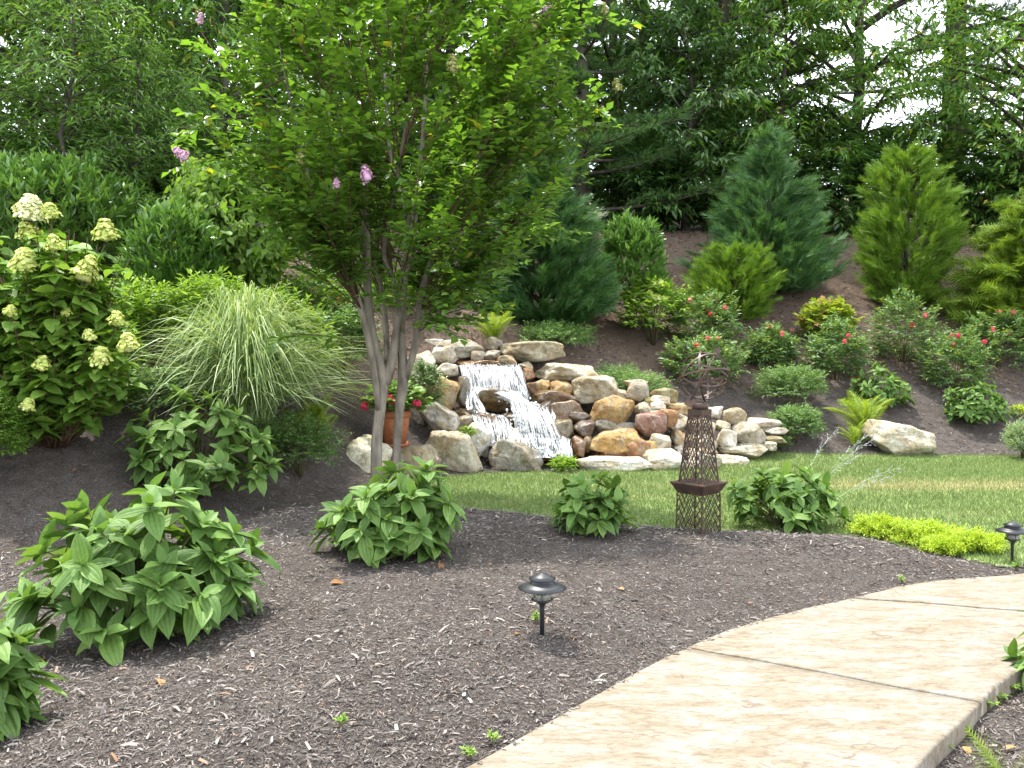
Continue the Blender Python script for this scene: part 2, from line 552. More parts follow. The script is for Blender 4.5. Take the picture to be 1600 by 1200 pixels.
def path_mat():
    s = NT('stamped_concrete')
    g = s.n('ShaderNodeNewGeometry')
    mp = s.n('ShaderNodeMapping')
    mp.inputs['Rotation'].default_value = (0, 0, R_(-14))
    mp.inputs['Scale'].default_value = (1.0, 2.6, 1)
    s.l(g.outputs['Position'], mp.inputs['Vector'])
    v = mp.outputs[0]
    n1 = s.noise(3.4, 8, v, 0.66, 0.5)
    n2 = s.noise(17, 8, v, 0.68, 0.8)
    n3 = s.noise(160, 3, g.outputs['Position'], 0.6)
    c1 = s.ramp(n1, [(0.3, (0.2, 0.158, 0.107)), (0.46, (0.235, 0.203, 0.155)), (0.6, (0.28, 0.26, 0.225))])
    c2 = s.ramp(n2, [(0.34, (0.66, 0.58, 0.45)), (0.5, (0.98, 0.97, 0.94)), (0.66, (1.2, 1.18, 1.17))])
    col = s.mix(0.9, c1, c2, 'MULTIPLY')
    col = s.mix(0.3, col, s.ramp(n3, [(0.35, (0.62, 0.6, 0.58)), (0.65, (1.15, 1.15, 1.15))]), 'MULTIPLY')
    # fine hairline cracks of the stamp
    vo = s.n('ShaderNodeTexVoronoi')
    vo.feature = 'DISTANCE_TO_EDGE'
    vo.inputs['Scale'].default_value = 0.75
    wv = s.n('ShaderNodeVectorMath')
    wv.operation = 'ADD'
    nzv = s.n('ShaderNodeTexNoise')
    nzv.inputs['Scale'].default_value = 3
    nzv.inputs['Detail'].default_value = 6
    s.l(g.outputs['Position'], nzv.inputs['Vector'])
    sc = s.n('ShaderNodeVectorMath')
    sc.operation = 'SCALE'
    sc.inputs['Scale'].default_value = 0.5
    s.l(nzv.outputs['Color'], sc.inputs[0])
    s.l(g.outputs['Position'], wv.inputs[0])
    s.l(sc.outputs[0], wv.inputs[1])
    s.l(wv.outputs[0], vo.inputs['Vector'])
    ln = s.math('LESS_THAN', vo.outputs['Distance'], 0.0045)
    gate = s.math('GREATER_THAN', s.noise(1.7, 2, g.outputs['Position']), 0.5)
    ln = s.math('MULTIPLY', s.math('MULTIPLY', ln, gate), 0.75)
    col = s.mix(ln, col, (0.16, 0.12, 0.09))
    hgt = s.math('SUBTRACT', s.math('ADD', s.math('MULTIPLY', n2, 0.7), s.math('MULTIPLY', n1, 0.8)), ln)
    return s.done(s.pbr(col, 0.75, 0.3, hgt, 0.7, 0.03))


def lawn_mats():
    out = []
    for nm, blade in (('turf', False), ('grass_blade', True)):
        s = NT(nm)
        g = s.n('ShaderNodeNewGeometry')
        mp = s.n('ShaderNodeMapping')
        mp.inputs['Scale'].default_value = (0.28, 1.3, 1)
        s.l(g.outputs['Position'], mp.inputs['Vector'])
        n1 = s.noise(1.1, 3, mp.outputs[0], 0.55)
        # one dry strip across the lawn, right of the urn
        xyz = s.n('ShaderNodeSeparateXYZ')
        s.l(g.outputs['Position'], xyz.inputs[0])
        dy = s.math('ABSOLUTE', s.math('SUBTRACT', xyz.outputs['Y'], s.math('ADD', 9.2, s.math('MULTIPLY', n1, 0.9))))
        strip = s.ramp(dy, [(0.0, (1, 1, 1)), (0.55, (0, 0, 0))])
        xr = s.ramp(s.math('MULTIPLY', xyz.outputs['X'], 0.1), [(0.27, (0, 0, 0)), (0.36, (1, 1, 1))])
        dry = s.mix(1.0, strip, xr, 'MULTIPLY')
        dry = s.mix(0.6, dry, s.ramp(n1, [(0.55, (0, 0, 0)), (0.75, (0.6, 0.6, 0.6))]), 'ADD')
        rnd = g.outputs['Random Per Island'] if blade else s.noise(60, 4, g.outputs['Position'])
        green = s.ramp(rnd, [(0.1, (0.09, 0.145, 0.035)), (0.5, (0.16, 0.225, 0.065)), (0.9, (0.26, 0.325, 0.12))])
        straw = s.ramp(rnd, [(0.1, (0.2, 0.2, 0.07)), (0.6, (0.4, 0.36, 0.17)), (1, (0.55, 0.48, 0.27))])
        dv = s.math('MULTIPLY', dry, 0.8)
        if blade:
            dv = s.math('GREATER_THAN', dv, s.math('FRACT', s.math('MULTIPLY', rnd, 7.3)))
        col = s.mix(dv, green, straw)
        b = s.pbr(col, 0.6, 0.3)
        if blade:
            tr = s.n('ShaderNodeBsdfTranslucent')
            s.l(col, tr.inputs['Color'])
            mx = s.n('ShaderNodeMixShader')
            mx.inputs[0].default_value = 0.35
            s.l(b.outputs[0], mx.inputs[1])
            s.l(tr.outputs[0], mx.inputs[2])
            b = mx
        out.append(s.done(b))
    return out


def rock_mat(name, wet=False):
    s = NT(name)
    oi = s.n('ShaderNodeObjectInfo')
    tc = s.n('ShaderNodeTexCoord')
    off = s.n('ShaderNodeVectorMath')
    off.operation = 'ADD'
    s.l(tc.outputs['Object'], off.inputs[0])
    cmb = s.n('ShaderNodeCombineXYZ')
    s.l(s.math('MULTIPLY', oi.outputs['Random'], 37), cmb.inputs[0])
    s.l(s.math('MULTIPLY', oi.outputs['Random'], 91), cmb.inputs[1])
    s.l(cmb.outputs[0], off.inputs[1])
    v = off.outputs[0]
    n1 = s.noise(4.5, 7, v, 0.62, 0.4)
    n2 = s.noise(17, 7, v, 0.65, 0.7)
    n3 = s.noise(80, 4, v, 0.6)
    base = oi.outputs['Color']
    col = s.mix(s.ramp(n1, [(0.4, (0, 0, 0)), (0.6, (0.9, 0.9, 0.9))]), base, s.mix(1.0, base, (0.7, 0.56, 0.38), 'MULTIPLY'))
    col = s.mix(s.ramp(n2, [(0.46, (0, 0, 0)), (0.66, (0.9, 0.9, 0.9))]), col, s.mix(1.0, base, (0.45, 0.46, 0.42), 'MULTIPLY'))
    n4 = s.noise(7.3, 6, v, 0.6, 1.2)
    col = s.mix(s.ramp(n4, [(0.52, (0, 0, 0)), (0.66, (0.7, 0.7, 0.7))]), col, (0.4, 0.37, 0.3))
    col = s.mix(0.5, col, s.ramp(n3, [(0.3, (0.55, 0.55, 0.55)), (0.7, (1.25, 1.25, 1.25))]), 'MULTIPLY')
    vo = s.n('ShaderNodeTexVoronoi')
    vo.feature = 'DISTANCE_TO_EDGE'
    vo.inputs['Scale'].default_value = 3.2
    ds = s.n('ShaderNodeVectorMath')
    ds.operation = 'ADD'
    nzv = s.n('ShaderNodeTexNoise')
    nzv.inputs['Scale'].default_value = 5
    nzv.inputs['Detail'].default_value = 6
    s.l(v, nzv.inputs['Vector'])
    s.l(v, ds.inputs[0])
    s.l(nzv.outputs['Color'], ds.inputs[1])
    s.l(ds.outputs[0], vo.inputs['Vector'])
    crack = s.math('LESS_THAN', vo.outputs['Distance'], 0.012)
    crack = s.math('MULTIPLY', crack, s.math('GREATER_THAN', n1, 0.5))
    col = s.mix(s.math('MULTIPLY', crack, 0.6), col, (0.06, 0.05, 0.04))
    hgt = s.math('SUBTRACT', s.math('ADD', s.math('ADD', n1, s.math('MULTIPLY', n2, 0.5)), s.math('MULTIPLY', n3, 0.1)), s.math('MULTIPLY', crack, 0.4))
    if wet:
        return s.done(s.pbr(s.mix(1.0, col, (0.62, 0.6, 0.58), 'MULTIPLY'), 0.22, 0.6, hgt, 0.6, 0.04))
    return s.done(s.pbr(col, 0.85, 0.25, hgt, 0.85, 0.06))


def water_mats():
    s = NT('falling_water')
    b = s.pbr((0.74, 0.77, 0.79), 0.3, 0.4)
    fall = s.done(b)
    # thin running sheet: foam streaks along the flow with clear water between
    s = NT('water_sheet')
    uv = s.n('ShaderNodeUVMap')
    mp = s.n('ShaderNodeMapping')
    mp.inputs['Scale'].default_value = (1, 0.12, 1)
    s.l(uv.outputs[0], mp.inputs['Vector'])
    st = s.noise(46, 5, mp.outputs[0], 0.6, 0.4)
    pa = s.noise(9, 4, uv.outputs[0], 0.6, 0.3)
    f = s.math('ADD', s.math('MULTIPLY', st, 0.65), s.math('MULTIPLY', pa, 0.45))
    foam = s.ramp(f, [(0.53, (0, 0, 0)), (0.67, (1, 1, 1))])
    white = s.pbr((0.76, 0.79, 0.81), 0.35, 0.4, st, 0.8, 0.02)
    clear = s.n('ShaderNodeBsdfTransparent')
    clear.inputs['Color'].default_value = (0.93, 0.95, 0.95, 1)
    gls = s.n('ShaderNodeBsdfGlossy')
    gls.inputs['Roughness'].default_value = 0.08
    cm = s.n('ShaderNodeMixShader')
    cm.inputs[0].default_value = 0.14
    s.l(clear.outputs[0], cm.inputs[1])
    s.l(gls.outputs[0], cm.inputs[2])
    mx = s.n('ShaderNodeMixShader')
    s.l(foam, mx.inputs[0])
    s.l(cm.outputs[0], mx.inputs[1])
    s.l(white.outputs[0], mx.inputs[2])
    M['sheet'] = s.done(mx)
    s = NT('pond_surface')
    tc = s.n('ShaderNodeTexCoord')
    nz = s.noise(25, 3, tc.outputs['Object'])
    pond = s.done(s.pbr((0.16, 0.075, 0.03), 0.06, 0.5, nz, 0.25, 0.02))
    return fall, pond


def metal_mat():
    s = NT('rusted_iron')
    tc = s.n('ShaderNodeTexCoord')
    n = s.noise(22, 6, tc.outputs['Object'], 0.65)
    col = s.ramp(n, [(0.35, (0.035, 0.028, 0.025)), (0.55, (0.085, 0.05, 0.036)), (0.72, (0.17, 0.085, 0.05))])
    return s.done(s.pbr(col, s.ramp(n, [(0.3, (0.4,) * 3), (0.7, (0.8,) * 3)]), 0.5, n, 0.3, 0.004, 0.35))


M['ground'] = ground_mat()
M['chip'] = chip_mat()
M['path'] = path_mat()
M['turf'], M['blade'] = lawn_mats()
M['rock'] = rock_mat('weathered_stone')
M['wetrock'] = rock_mat('wet_stone', True)
M['fall'], M['pond'] = water_mats()
M['iron'] = metal_mat()
M['black'] = plain_mat('black_powder_coat', (0.02, 0.022, 0.025), 0.42, 0.5, 0.0, 0.2, 40)
M['terra'] = plain_mat('terracotta', (0.36, 0.13, 0.06), 0.8, 0.25, 0, 0.15, 15)
M['soil'] = plain_mat('potting_soil', (0.03, 0.022, 0.016), 0.95, 0.1, 0, 0.4, 60)
gs = NT('lamp_glass')
gg = gs.pbr((0.75, 0.75, 0.62), 0.1, 0.5)
gg.inputs['Transmission Weight'].default_value = 0.85
M['glass'] = gs.done(gg)
M['deadleaf'] = leaf_mat('dead_leaf', (0.2, 0.09, 0.035), (0.36, 0.19, 0.08), (0.5, 0.32, 0.16), 0.2, 0.8, 0.2)
M['litter'] = leaf_mat('bank_litter', (0.07, 0.05, 0.038), (0.16, 0.115, 0.085), (0.34, 0.27, 0.2), 0.1, 0.9, 0.15, rare=(0.4, 0.2, 0.09), rarity=0.08)
M['palechip'] = plain_mat('pale_wood_chip', (0.36, 0.325, 0.285), 0.85, 0.2, 0, 0.25, 60)

# ------------------------------------------------------------------ ground
def axis_steps(segs):
    out = [segs[0][0]]
    for a, b, st in segs:
        n = max(1, int(round((b - a) / st)))
        out += list(a + (b - a) * (np.arange(n) + 1) / n)
    return np.array(out)


def grid_faces(nx, ny, mask=None):
    i = np.arange((ny - 1) * (nx - 1))
    r, c = i // (nx - 1), i % (nx - 1)
    if mask is not None:
        k = mask[r, c]
        r, c = r[k], c[k]
    a = r * nx + c
    q = np.stack([a, a + 1, a + nx + 1, a + nx], -1)
    return q


gx = axis_steps([(-160, -30, 13), (-30, -12, 1.2), (-12, -5, .25), (-5, 5.5, .06), (5.5, 12, .25), (12, 30, 1.2), (30, 160, 13)])
gy = axis_steps([(-60, -10, 8), (-10, 1.5, .7), (1.5, 9.5, .06), (9.5, 14, .1), (14, 26, .4), (26, 60, 2), (60, 300, 20)])
X, Y = np.meshgrid(gx, gy)
Z = ground_h(X, Y)
Z = np.where((X > -6) & (X < 6) & (Y < 10), Z, Z)
ground = mobj('ground', np_mesh('ground', np.stack([X, Y, Z], -1).reshape(-1, 3), grid_faces(len(gx), len(gy)), M['ground']))
tag(ground, 'dark shredded bark mulch of the beds and the bank behind the lawn', None, None, 'structure')

# lawn turf
lx = np.arange(-1.0, 14, .06)
ly = np.arange(6.2, 12.6, .06)
X, Y = np.meshgrid(lx, ly)
Z = ground_h(X, Y) + 0.006


def in_lawn(x, y, d=0.0):
    return (y > np.interp(x, LEx, LEy) + d) & (y < np.interp(x, LBx, LBy) - d) & (x > -0.82)


cm = in_lawn(X[:-1, :-1] + .03, Y[:-1, :-1] + .03)
lawn = mobj('lawn', np_mesh('lawn', np.stack([X, Y, Z], -1).reshape(-1, 3), grid_faces(len(lx), len(ly), cm), M['turf']))
tag(lawn, 'mown green lawn with a dry straw coloured strip', None, None, 'structure')

rg = np.random.default_rng(3)
n = 240000
bx = rg.uniform(-0.85, 8.5, n)
by = rg.uniform(6.3, 12.4, n)
k = in_lawn(bx + rg.normal(0, .02, n), by + rg.normal(0, .025, n))
bx, by = bx[k], by[k]
n = len(bx)
ang = rg.uniform(0, 2 * np.pi, n)
ln = rg.uniform(.028, .055, n)
lean = rg.normal(0, .45, (n, 2))
wd = rg.uniform(.0025, .0045, n)
b0 = np.stack([bx, by, ground_h(bx, by)], -1)
sd = np.stack([np.cos(ang), np.sin(ang), 0 * ang], -1) * wd[:, None]
tip = b0 + np.stack([lean[:, 0] * ln, lean[:, 1] * ln, ln], -1)
V = np.stack([b0 - sd, b0 + sd, tip], 1).reshape(-1, 3)
F = np.arange(n * 3).reshape(-1, 3)
part('grass', (V, F), M['blade'], None, False)
tag(bpy.data.objects['grass'], 'short mown grass blades of the lawn', 'grass', None, 'stuff')

# path: three slabs between saw-cut joints
path = link(bpy.data.objects.new('path', None))
tag(path, 'pale buff stamped concrete path curving through the beds', None, None, 'structure')


def resample(pts, n):
    p = smooth_path([(a, b, 0) for a, b in pts], 400)
    d = np.concatenate([[0], np.cumsum(np.linalg.norm(np.diff(p, axis=0), axis=1))])
    t = np.linspace(0, d[-1], n)
    return np.stack([np.interp(t, d, p[:, 0]), np.interp(t, d, p[:, 1])], -1)


PLs, PRs = resample(PL, 600), resample(PR, 600)


def nearest(ps, q):
    return int(np.argmin(((ps - np.array(q)) ** 2).sum(1)))


jl = [0, nearest(PLs, flat(1078, 1012, .02)), nearest(PLs, flat(1345, 936, .02)), 599]
jr = [0, nearest(PRs, flat(1500, 1105, .02)) + 4, nearest(PRs, (3.55, 5.0)), 599]
# third joint further on
jl = jl[:3] + [nearest(PLs, (3.55, 6.3)), 599]
jr = jr[:3] + [nearest(PRs, (5.6, 5.4)), 599]
for i in range(len(jl) - 1):
    a = PLs[np.linspace(jl[i], jl[i + 1], 90).astype(int)]
    b = PRs[np.linspace(jr[i], jr[i + 1], 90).astype(int)]
    ctr = (a.mean(0) + b.mean(0)) / 2
    # 8 mm joints
    da = norm((a[1] - a[0])[None])[0]
    db = norm((a[-1] - a[-2])[None])[0]
    nu = 30
    us = np.concatenate([[0, .004, .01], np.linspace(.02, .98, nu), [.99, .996, 1]])
    top = a[:, None, :] * (1 - us[None, :, None]) + b[:, None, :] * us[None, :, None]
    top[0] += da * .006
    top[-1] -= db * .006
    zz = 0.02 + 0 * top[..., 0]
    zz += 0.0025 * np.sin(top[..., 0] * 9 + 2 * np.sin(top[..., 1] * 5)) * np.sin(top[..., 1] * 8)
    zz[:, 0] -= .012
    zz[:, -1] -= .012
    zz[:, 1] -= .003
    zz[:, -2] -= .003
    zz[0] -= .006
    zz[-1] -= .006
    m_ = len(us)
    Vt = np.concatenate([top, zz[..., None]], -1).reshape(-1, 3)
    Ft = grid_faces(m_, 90)
    # skirt
    loop = [j for j in range(m_)] + [(r + 1) * m_ - 1 for r in range(1, 90)] + [89 * m_ + j for j in range(m_ - 2, -1, -1)] + [r * m_ for r in range(88, 0, -1)]
    Vb = Vt[loop].copy()
    Vb[:, 2] = -0.11
    k0 = len(Vt)
    L = len(loop)
    Fs = np.array([(loop[j], k0 + j, k0 + (j + 1) % L, loop[(j + 1) % L]) for j in range(L)])
    o = mobj('slab', np_mesh('slab', np.vstack([Vt, Vb]), np.vstack([Ft, Fs]), M['path']), path)


# mulch chips, finer and denser towards the viewer
def in_bed(x, y):
    ye, yr = np.interp(x, PLx, PLy), np.interp(x, PRx, PRy)
    p = (y < ye + .01) & (y > yr - .01)
    return ~p & ~in_lawn(x, y, 0.03)


CHIP_V = np.array([(-.5, 0, 0), (.5, 0, 0), (-.42, .5, .09), (.5, .5, .12), (-.3, 1, 0), (.25, 1, .03)])
CHIP_F = np.array([(0, 1, 3), (0, 3, 2), (2, 3, 5), (2, 5, 4)])
FLAKE_V = np.array([(-.5, 0, 0), (.5, .1, .02), (-.35, 1, .05), (.4, .9, 0)])
FLAKE_F = np.array([(0, 1, 3), (0, 3, 2)])


def chips(n, rmin, rmax, l0, l1, seed, power=1.0, CV=CHIP_V, CF=CHIP_F):
    rg = np.random.default_rng(seed)
    r = rmin * (rmax / rmin) ** (rg.random(n) ** power)
    a = rg.uniform(-0.62, 0.62, n)
    x, y = r * np.sin(a), r * np.cos(a)
    k = in_bed(x, y)
    x, y, r = x[k], y[k], r[k]
    n = len(x)
    L = np.exp(rg.uniform(np.log(l0), np.log(l1), n))
    wv = np.clip(L * rg.uniform(.08, .3, n), .002, .013)
    d = norm(np.stack([rg.normal(size=n), rg.normal(size=n), rg.normal(0, .22, n)], -1))
    up = norm(np.stack([rg.normal(0, .35, n), rg.normal(0, .35, n), np.ones(n)], -1))
    R = frames(d, up)
    pos = np.stack([x, y, ground_h(x, y) + rg.uniform(.001, .009, n)], -1)
    T = CV[None] * np.stack([wv, L, L], -1)[:, None, :]
    V = np.einsum('nij,nvj->nvi', R, T) + pos[:, None, :]
    F = CF[None] + (np.arange(n) * len(CV))[:, None, None]
    return V.reshape(-1, 3), F.reshape(-1, 3)


def edge_crumbs(n, seed):
    rg = np.random.default_rng(seed)
    i = rg.integers(60, 470, n)
    q = PLs[i] + (PRs[i] - PLs[i]) * (np.abs(rg.normal(0, .012, n)) + .002)[:, None]
    L = rg.uniform(.006, .03, n)
    R = frames(norm(np.stack([rg.normal(size=n), rg.normal(size=n), 0 * L], -1)), np.tile([0, 0, 1.0], (n, 1)))
    T = FLAKE_V[None] * np.stack([np.clip(L * .3, .002, .008), L, L], -1)[:, None, :]
    V = np.einsum('nij,nvj->nvi', R, T) + np.stack([q[:, 0], q[:, 1], np.full(n, .023)], -1)[:, None, :]
    return V.reshape(-1, 3), (FLAKE_F[None] + (np.arange(n) * 4)[:, None, None]).reshape(-1, 3)


o = part('mulch_chips', join([edge_crumbs(700, 16), chips(135000, 2.6, 7.8, .008, .028, 11, 1.0, FLAKE_V, FLAKE_F), chips(11000, 2.6, 7.5, .022, .05, 14), chips(50000, 6.5, 17, .018, .055, 12, 1.0, FLAKE_V, FLAKE_F), chips(260, 3, 7.5, .05, .085, 13), chips(22000, 10.5, 21, .03, .085, 15, 1.0, FLAKE_V, FLAKE_F)]), M['chip'], None, False)
tag(o, 'shredded grey brown bark chips covering the planting beds', 'mulch', None, 'stuff')

rg = np.random.default_rng(17)
n = 26000
lx_, ly_ = rg.uniform(-7, 10, n), rg.uniform(11.5, 21, n)
k = (ground_h(lx_, ly_) > .7) & in_bed(lx_, ly_)
lx_, ly_ = lx_[k], ly_[k]
n = len(lx_)
L = rg.uniform(.02, .075, n)
R = frames(norm(np.stack([rg.normal(size=n), rg.normal(size=n), rg.normal(0, .2, n)], -1)), np.stack([rg.normal(0, .4, n), -.5 + rg.normal(0, .4, n), np.ones(n)], -1))
V = np.einsum('nij,nvj->nvi', R, FLAKE_V[None] * np.stack([L * rg.uniform(.15, .6, n), L, L], -1)[:, None, :]) + np.stack([lx_, ly_, ground_h(lx_, ly_) + .012], -1)[:, None, :]
o = part('leaf_litter', (V.reshape(-1, 3), (FLAKE_F[None] + (np.arange(n) * 4)[:, None, None]).reshape(-1, 3)), M['litter'], None, False)
tag(o, 'brown needle and leaf litter strewn over the bare bank', 'leaf litter', None, 'stuff')

# ------------------------------------------------------------------ leaf templates (blade along +Y, upper side +Z)
def grid_leaf(nv, us, wf, zf):
    vs = np.linspace(0, 1, nv)
    us = np.array(us)
    V = []
    for v in vs:
        w = wf(v)
        for u in us:
            V.append((u * w, v, zf(u, v, w)))
    F = []
    m = len(us)
    for i in range(nv - 1):
        for j in range(m - 1):
            a = i * m + j
            F += [(a, a + 1, a + m + 1), (a, a + m + 1, a + m)]
    UV = np.array([(u, v) for v in vs for u in us])
    return np.array(V), np.array(F), UV


def acum(wmax, p=0.8):
    return lambda v: max(0.004, wmax * math.sin(math.pi * min(1, v) ** p) ** 0.9 * (1.06 - .3 * v))


def ribbed(droop, wave, ph):
    def f(u, v, w):
        g = sum(math.exp(-((u - c) / .13) ** 2) for c in (-.46, 0, .46))
        return -droop * v * v + 0.22 * abs(u) * w * 1.0 - .03 * g * math.sin(math.pi * v) + wave * abs(u) * math.sin(9 * v + ph + u)
    return f


def vibw(wmax):
    return lambda v: max(.004, wmax * (math.sin(math.pi * min(1, .04 + .96 * v) ** .92) ** .72) * (1 - .12 * v) * (1 - .45 * max(0, v - .72) / .28 * (v < 1)))


VIB = [grid_leaf(9, [-1, -.75, -.46, -.22, 0, .22, .46, .75, 1], vibw(.245 + .02 * k), ribbed(.16 + .14 * k, .014, k * 2)) for k in range(3)]
VIBLOW = [grid_leaf(6, [-1, -.5, 0, .5, 1], vibw(.25), lambda u, v, w: -.22 * v * v + .25 * abs(u) * w)]
MID = [grid_leaf(5, [-1, -.5, 0, .5, 1], acum(.26 + .03 * k, .75), lambda u, v, w, k=k: -(.1 + .1 * k) * v * v + .35 * abs(u) * w) for k in range(2)]
OVAL = grid_leaf(5, [-1, 0, 1], acum(.3, .85), lambda u, v, w: -.14 * v * v + .3 * abs(u) * w)
OV = grid_leaf(3, [-1, 0, 1], acum(.36, .85), lambda u, v, w: -.16 * v * v + .32 * abs(u) * w)
HYD = grid_leaf(5, [-1, 0, 1], vibw(.36), lambda u, v, w: -.22 * v * v + .3 * abs(u) * w)
LANCE = grid_leaf(3, [-1, 0, 1], acum(.16, .9), lambda u, v, w: -.2 * v * v + .3 * abs(u) * w)
SIMPLE = (np.array([(0, 0, 0), (.22, .42, .05), (-.22, .42, .05), (0, .45, -.02), (0, 1, -.18)]), np.array([(0, 1, 3), (0, 3, 2), (3, 1, 4), (2, 3, 4)]))
SIMPLE2 = (np.array([(0, 0, 0), (.17, .4, .03), (-.17, .4, .03), (0, 1, -.2)]), np.array([(0, 1, 3), (0, 3, 2)]))
NARROW = (np.array([(0, 0, 0), (.1, .4, .03), (-.1, .4, .03), (0, 1, -.25)]), np.array([(0, 1, 3), (0, 3, 2)]))
LEAN = [NARROW, SIMPLE2]
BROAD = (np.array([(0, 0, 0), (.4, .2, .06), (.42, .6, .03), (0, 1, -.12), (-.42, .6, .03), (-.4, .2, .06), (0, .5, -.04)]),
         np.array([(0, 1, 6), (1, 2, 6), (2, 3, 6), (3, 4, 6), (4, 5, 6), (5, 0, 6)]))
# maple-like lobed leaf
_lob = []
for k in range(11):
    a = -2.3 + 4.6 * k / 10
    r = .55 if k % 2 == 0 else .3
    r *= 1.0 - .1 * abs(a)
    _lob.append((r * math.sin(a), .42 + r * math.cos(a), -.08 * (k % 2 == 0)))
LOBED = (np.array([(0, .3, 0)] + _lob), np.array([(0, k + 2, k + 1) for k in range(10)]))


def feather(n=6, spread=.55, w=.035, up=.0, seed=1):
    """flat conifer spray: a thin axis with side shoots"""
    rg = np.random.default_rng(seed)
    V, F = [], []

    def tri(a, b, wd):
        a, b = np.array(a), np.array(b)
        d = norm((b - a)[None])[0]
        s = np.cross(d, (0, 0, 1)) * wd
        i = len(V)
        V.extend([a - s, a + s, b])
        F.append((i, i + 1, i + 2))
    tri((0, 0, 0), (0, 1, .04), w * 1.3)
    for k in range(n):
        t = .08 + .8 * k / n
        L = (1 - t) * .55 + .14
        for sgn in (-1, 1):
            a = spread + rg.uniform(-.1, .1)
            tri((0, t, 0), (sgn * L * math.sin(a), t + L * math.cos(a), rg.uniform(-.05, .12)), w)
    return np.array(V), np.array(F)


FEATHER = feather(5, .5, .026)
FEATHER_W = feather(5, .8, .036, seed=4)


def tuft(n=8, spread=.75, w=.028, seed=2):
    rg = np.random.default_rng(seed)
    V, F = [], []
    for k in range(n):
        a = rg.uniform(0, 2 * np.pi)
        b = spread * math.sqrt(rg.random())
        d = np.array([math.sin(b) * math.cos(a), math.cos(b), math.sin(b) * math.sin(a)])
        s = norm(np.cross(d, rg.normal(size=3))[None])[0] * w
        o = np.array([0, rg.uniform(0, .25), 0])
        i = len(V)
        V.extend([o - s, o + s, o + d * rg.uniform(.7, 1)])
        F.append((i, i + 1, i + 2))
    return np.array(V), np.array(F)


TUFT = tuft()
PETAL = (np.array([(-.5, -.4, 0), (.5, -.4, .1), (.55, .5, 0), (-.5, .5, .12), (0, 0, .22)]), np.array([(0, 1, 4), (1, 2, 4), (2, 3, 4), (3, 0, 4)]))

_mesh_cache = {}


def tmesh(name, T, mat):
    key = (name, id(T[0]), mat.name)
    if key not in _mesh_cache:
        _mesh_cache[key] = np_mesh(name, T[0], T[1], mat, True, T[2] if len(T) > 2 else None)
    return _mesh_cache[key]


def inst(name, parent, Ts, pos, R, sc, mat):
    for i in range(len(pos)):
        me = tmesh(name, Ts[i % len(Ts)], mat)
        o = bpy.data.objects.new(name, me)
        m = np.eye(4)
        m[:3, :3] = R[i] * sc[i]
        m[:3, 3] = pos[i]
        o.parent = parent
        o.matrix_basis = Matrix(m.tolist())
        COL.objects.link(o)


def foliage(parent, Ts, pos, R, sc, mat, n_ind=0, name='leaf', rest='foliage', imat=None):
    """the leaves that show largest are objects, the others one part"""
    pos, sc = np.asarray(pos), np.asarray(sc)
    if not isinstance(Ts, list):
        Ts = [Ts]
    idx = np.arange(len(pos))
    if n_ind and len(pos) > n_ind:
        w = pos + np.array(parent.location)
        rel = w - np.array([0, 0, CAM_H])
        d = np.maximum(rel[:, 1], .5)
        key = sc / d
        out = (np.abs(rel[:, 0] / d) > .54) | (np.abs(rel[:, 2] / d + .03) > .41)
        key = np.where(out, key * .1, key)
        key = key - d * .004
        o_ = np.argsort(-key)
        ind, idx = o_[:n_ind], o_[n_ind:]
    elif n_ind:
        ind, idx = idx, idx[:0]
    else:
        ind = idx[:0]
    if len(ind):
        inst(name, parent, Ts, pos[ind], R[ind], sc[ind], imat or mat)
    if len(idx):
        Ts = VIBLOW if Ts is VIB else Ts
        ps = [bake(T, pos[idx[j::len(Ts)]], R[idx[j::len(Ts)]], sc[idx[j::len(Ts)]]) for j, T in enumerate(Ts)]
        part(rest, join(ps), mat, parent, True, 'stuff')


def twig_leaves(st, d, ln, nleaf, size, seed, ang=1.0, droop=.25, sag=.15, ranked=True, s0=.15, jit=.25, upj=.35, end=1):
    rg = np.random.default_rng(seed)
    d = norm(d)
    N = len(st)
    u = norm(np.cross(d, np.array([0, 0, 1.0]) + rg.normal(0, .05, (N, 3))))
    v = np.cross(u, d)
    ps, ds, ss, us = [], [], [], []
    for k in range(nleaf):
        s = s0 + (1 - s0) * (k + rg.uniform(.2, .8, N)) / nleaf
        p = st + d * (ln * s)[:, None]
        p[:, 2] -= sag * ln * s * s
        ph = (k % 2) * np.pi + rg.normal(0, jit, N) if ranked else k * 2.399 + rg.uniform(0, .6, N)
        a = ang + rg.normal(0, jit, N)
        a = a * (1 - .45 * (s > .85))
        rad = np.cos(ph)[:, None] * u + np.sin(ph)[:, None] * v
        L = d * np.cos(a)[:, None] + rad * np.sin(a)[:, None]
        L[:, 2] -= droop * rg.uniform(.5, 1.5, N)
        ps.append(p)
        ds.append(L)
        ss.append(size * rg.uniform(.65, 1.15, N))
        us.append(np.array([0, 0, 1.0]) + rg.normal(0, upj, (N, 3)))
    p, L, s, up = map(np.concatenate, (ps, ds, ss, us))
    return p, frames(L, up), s


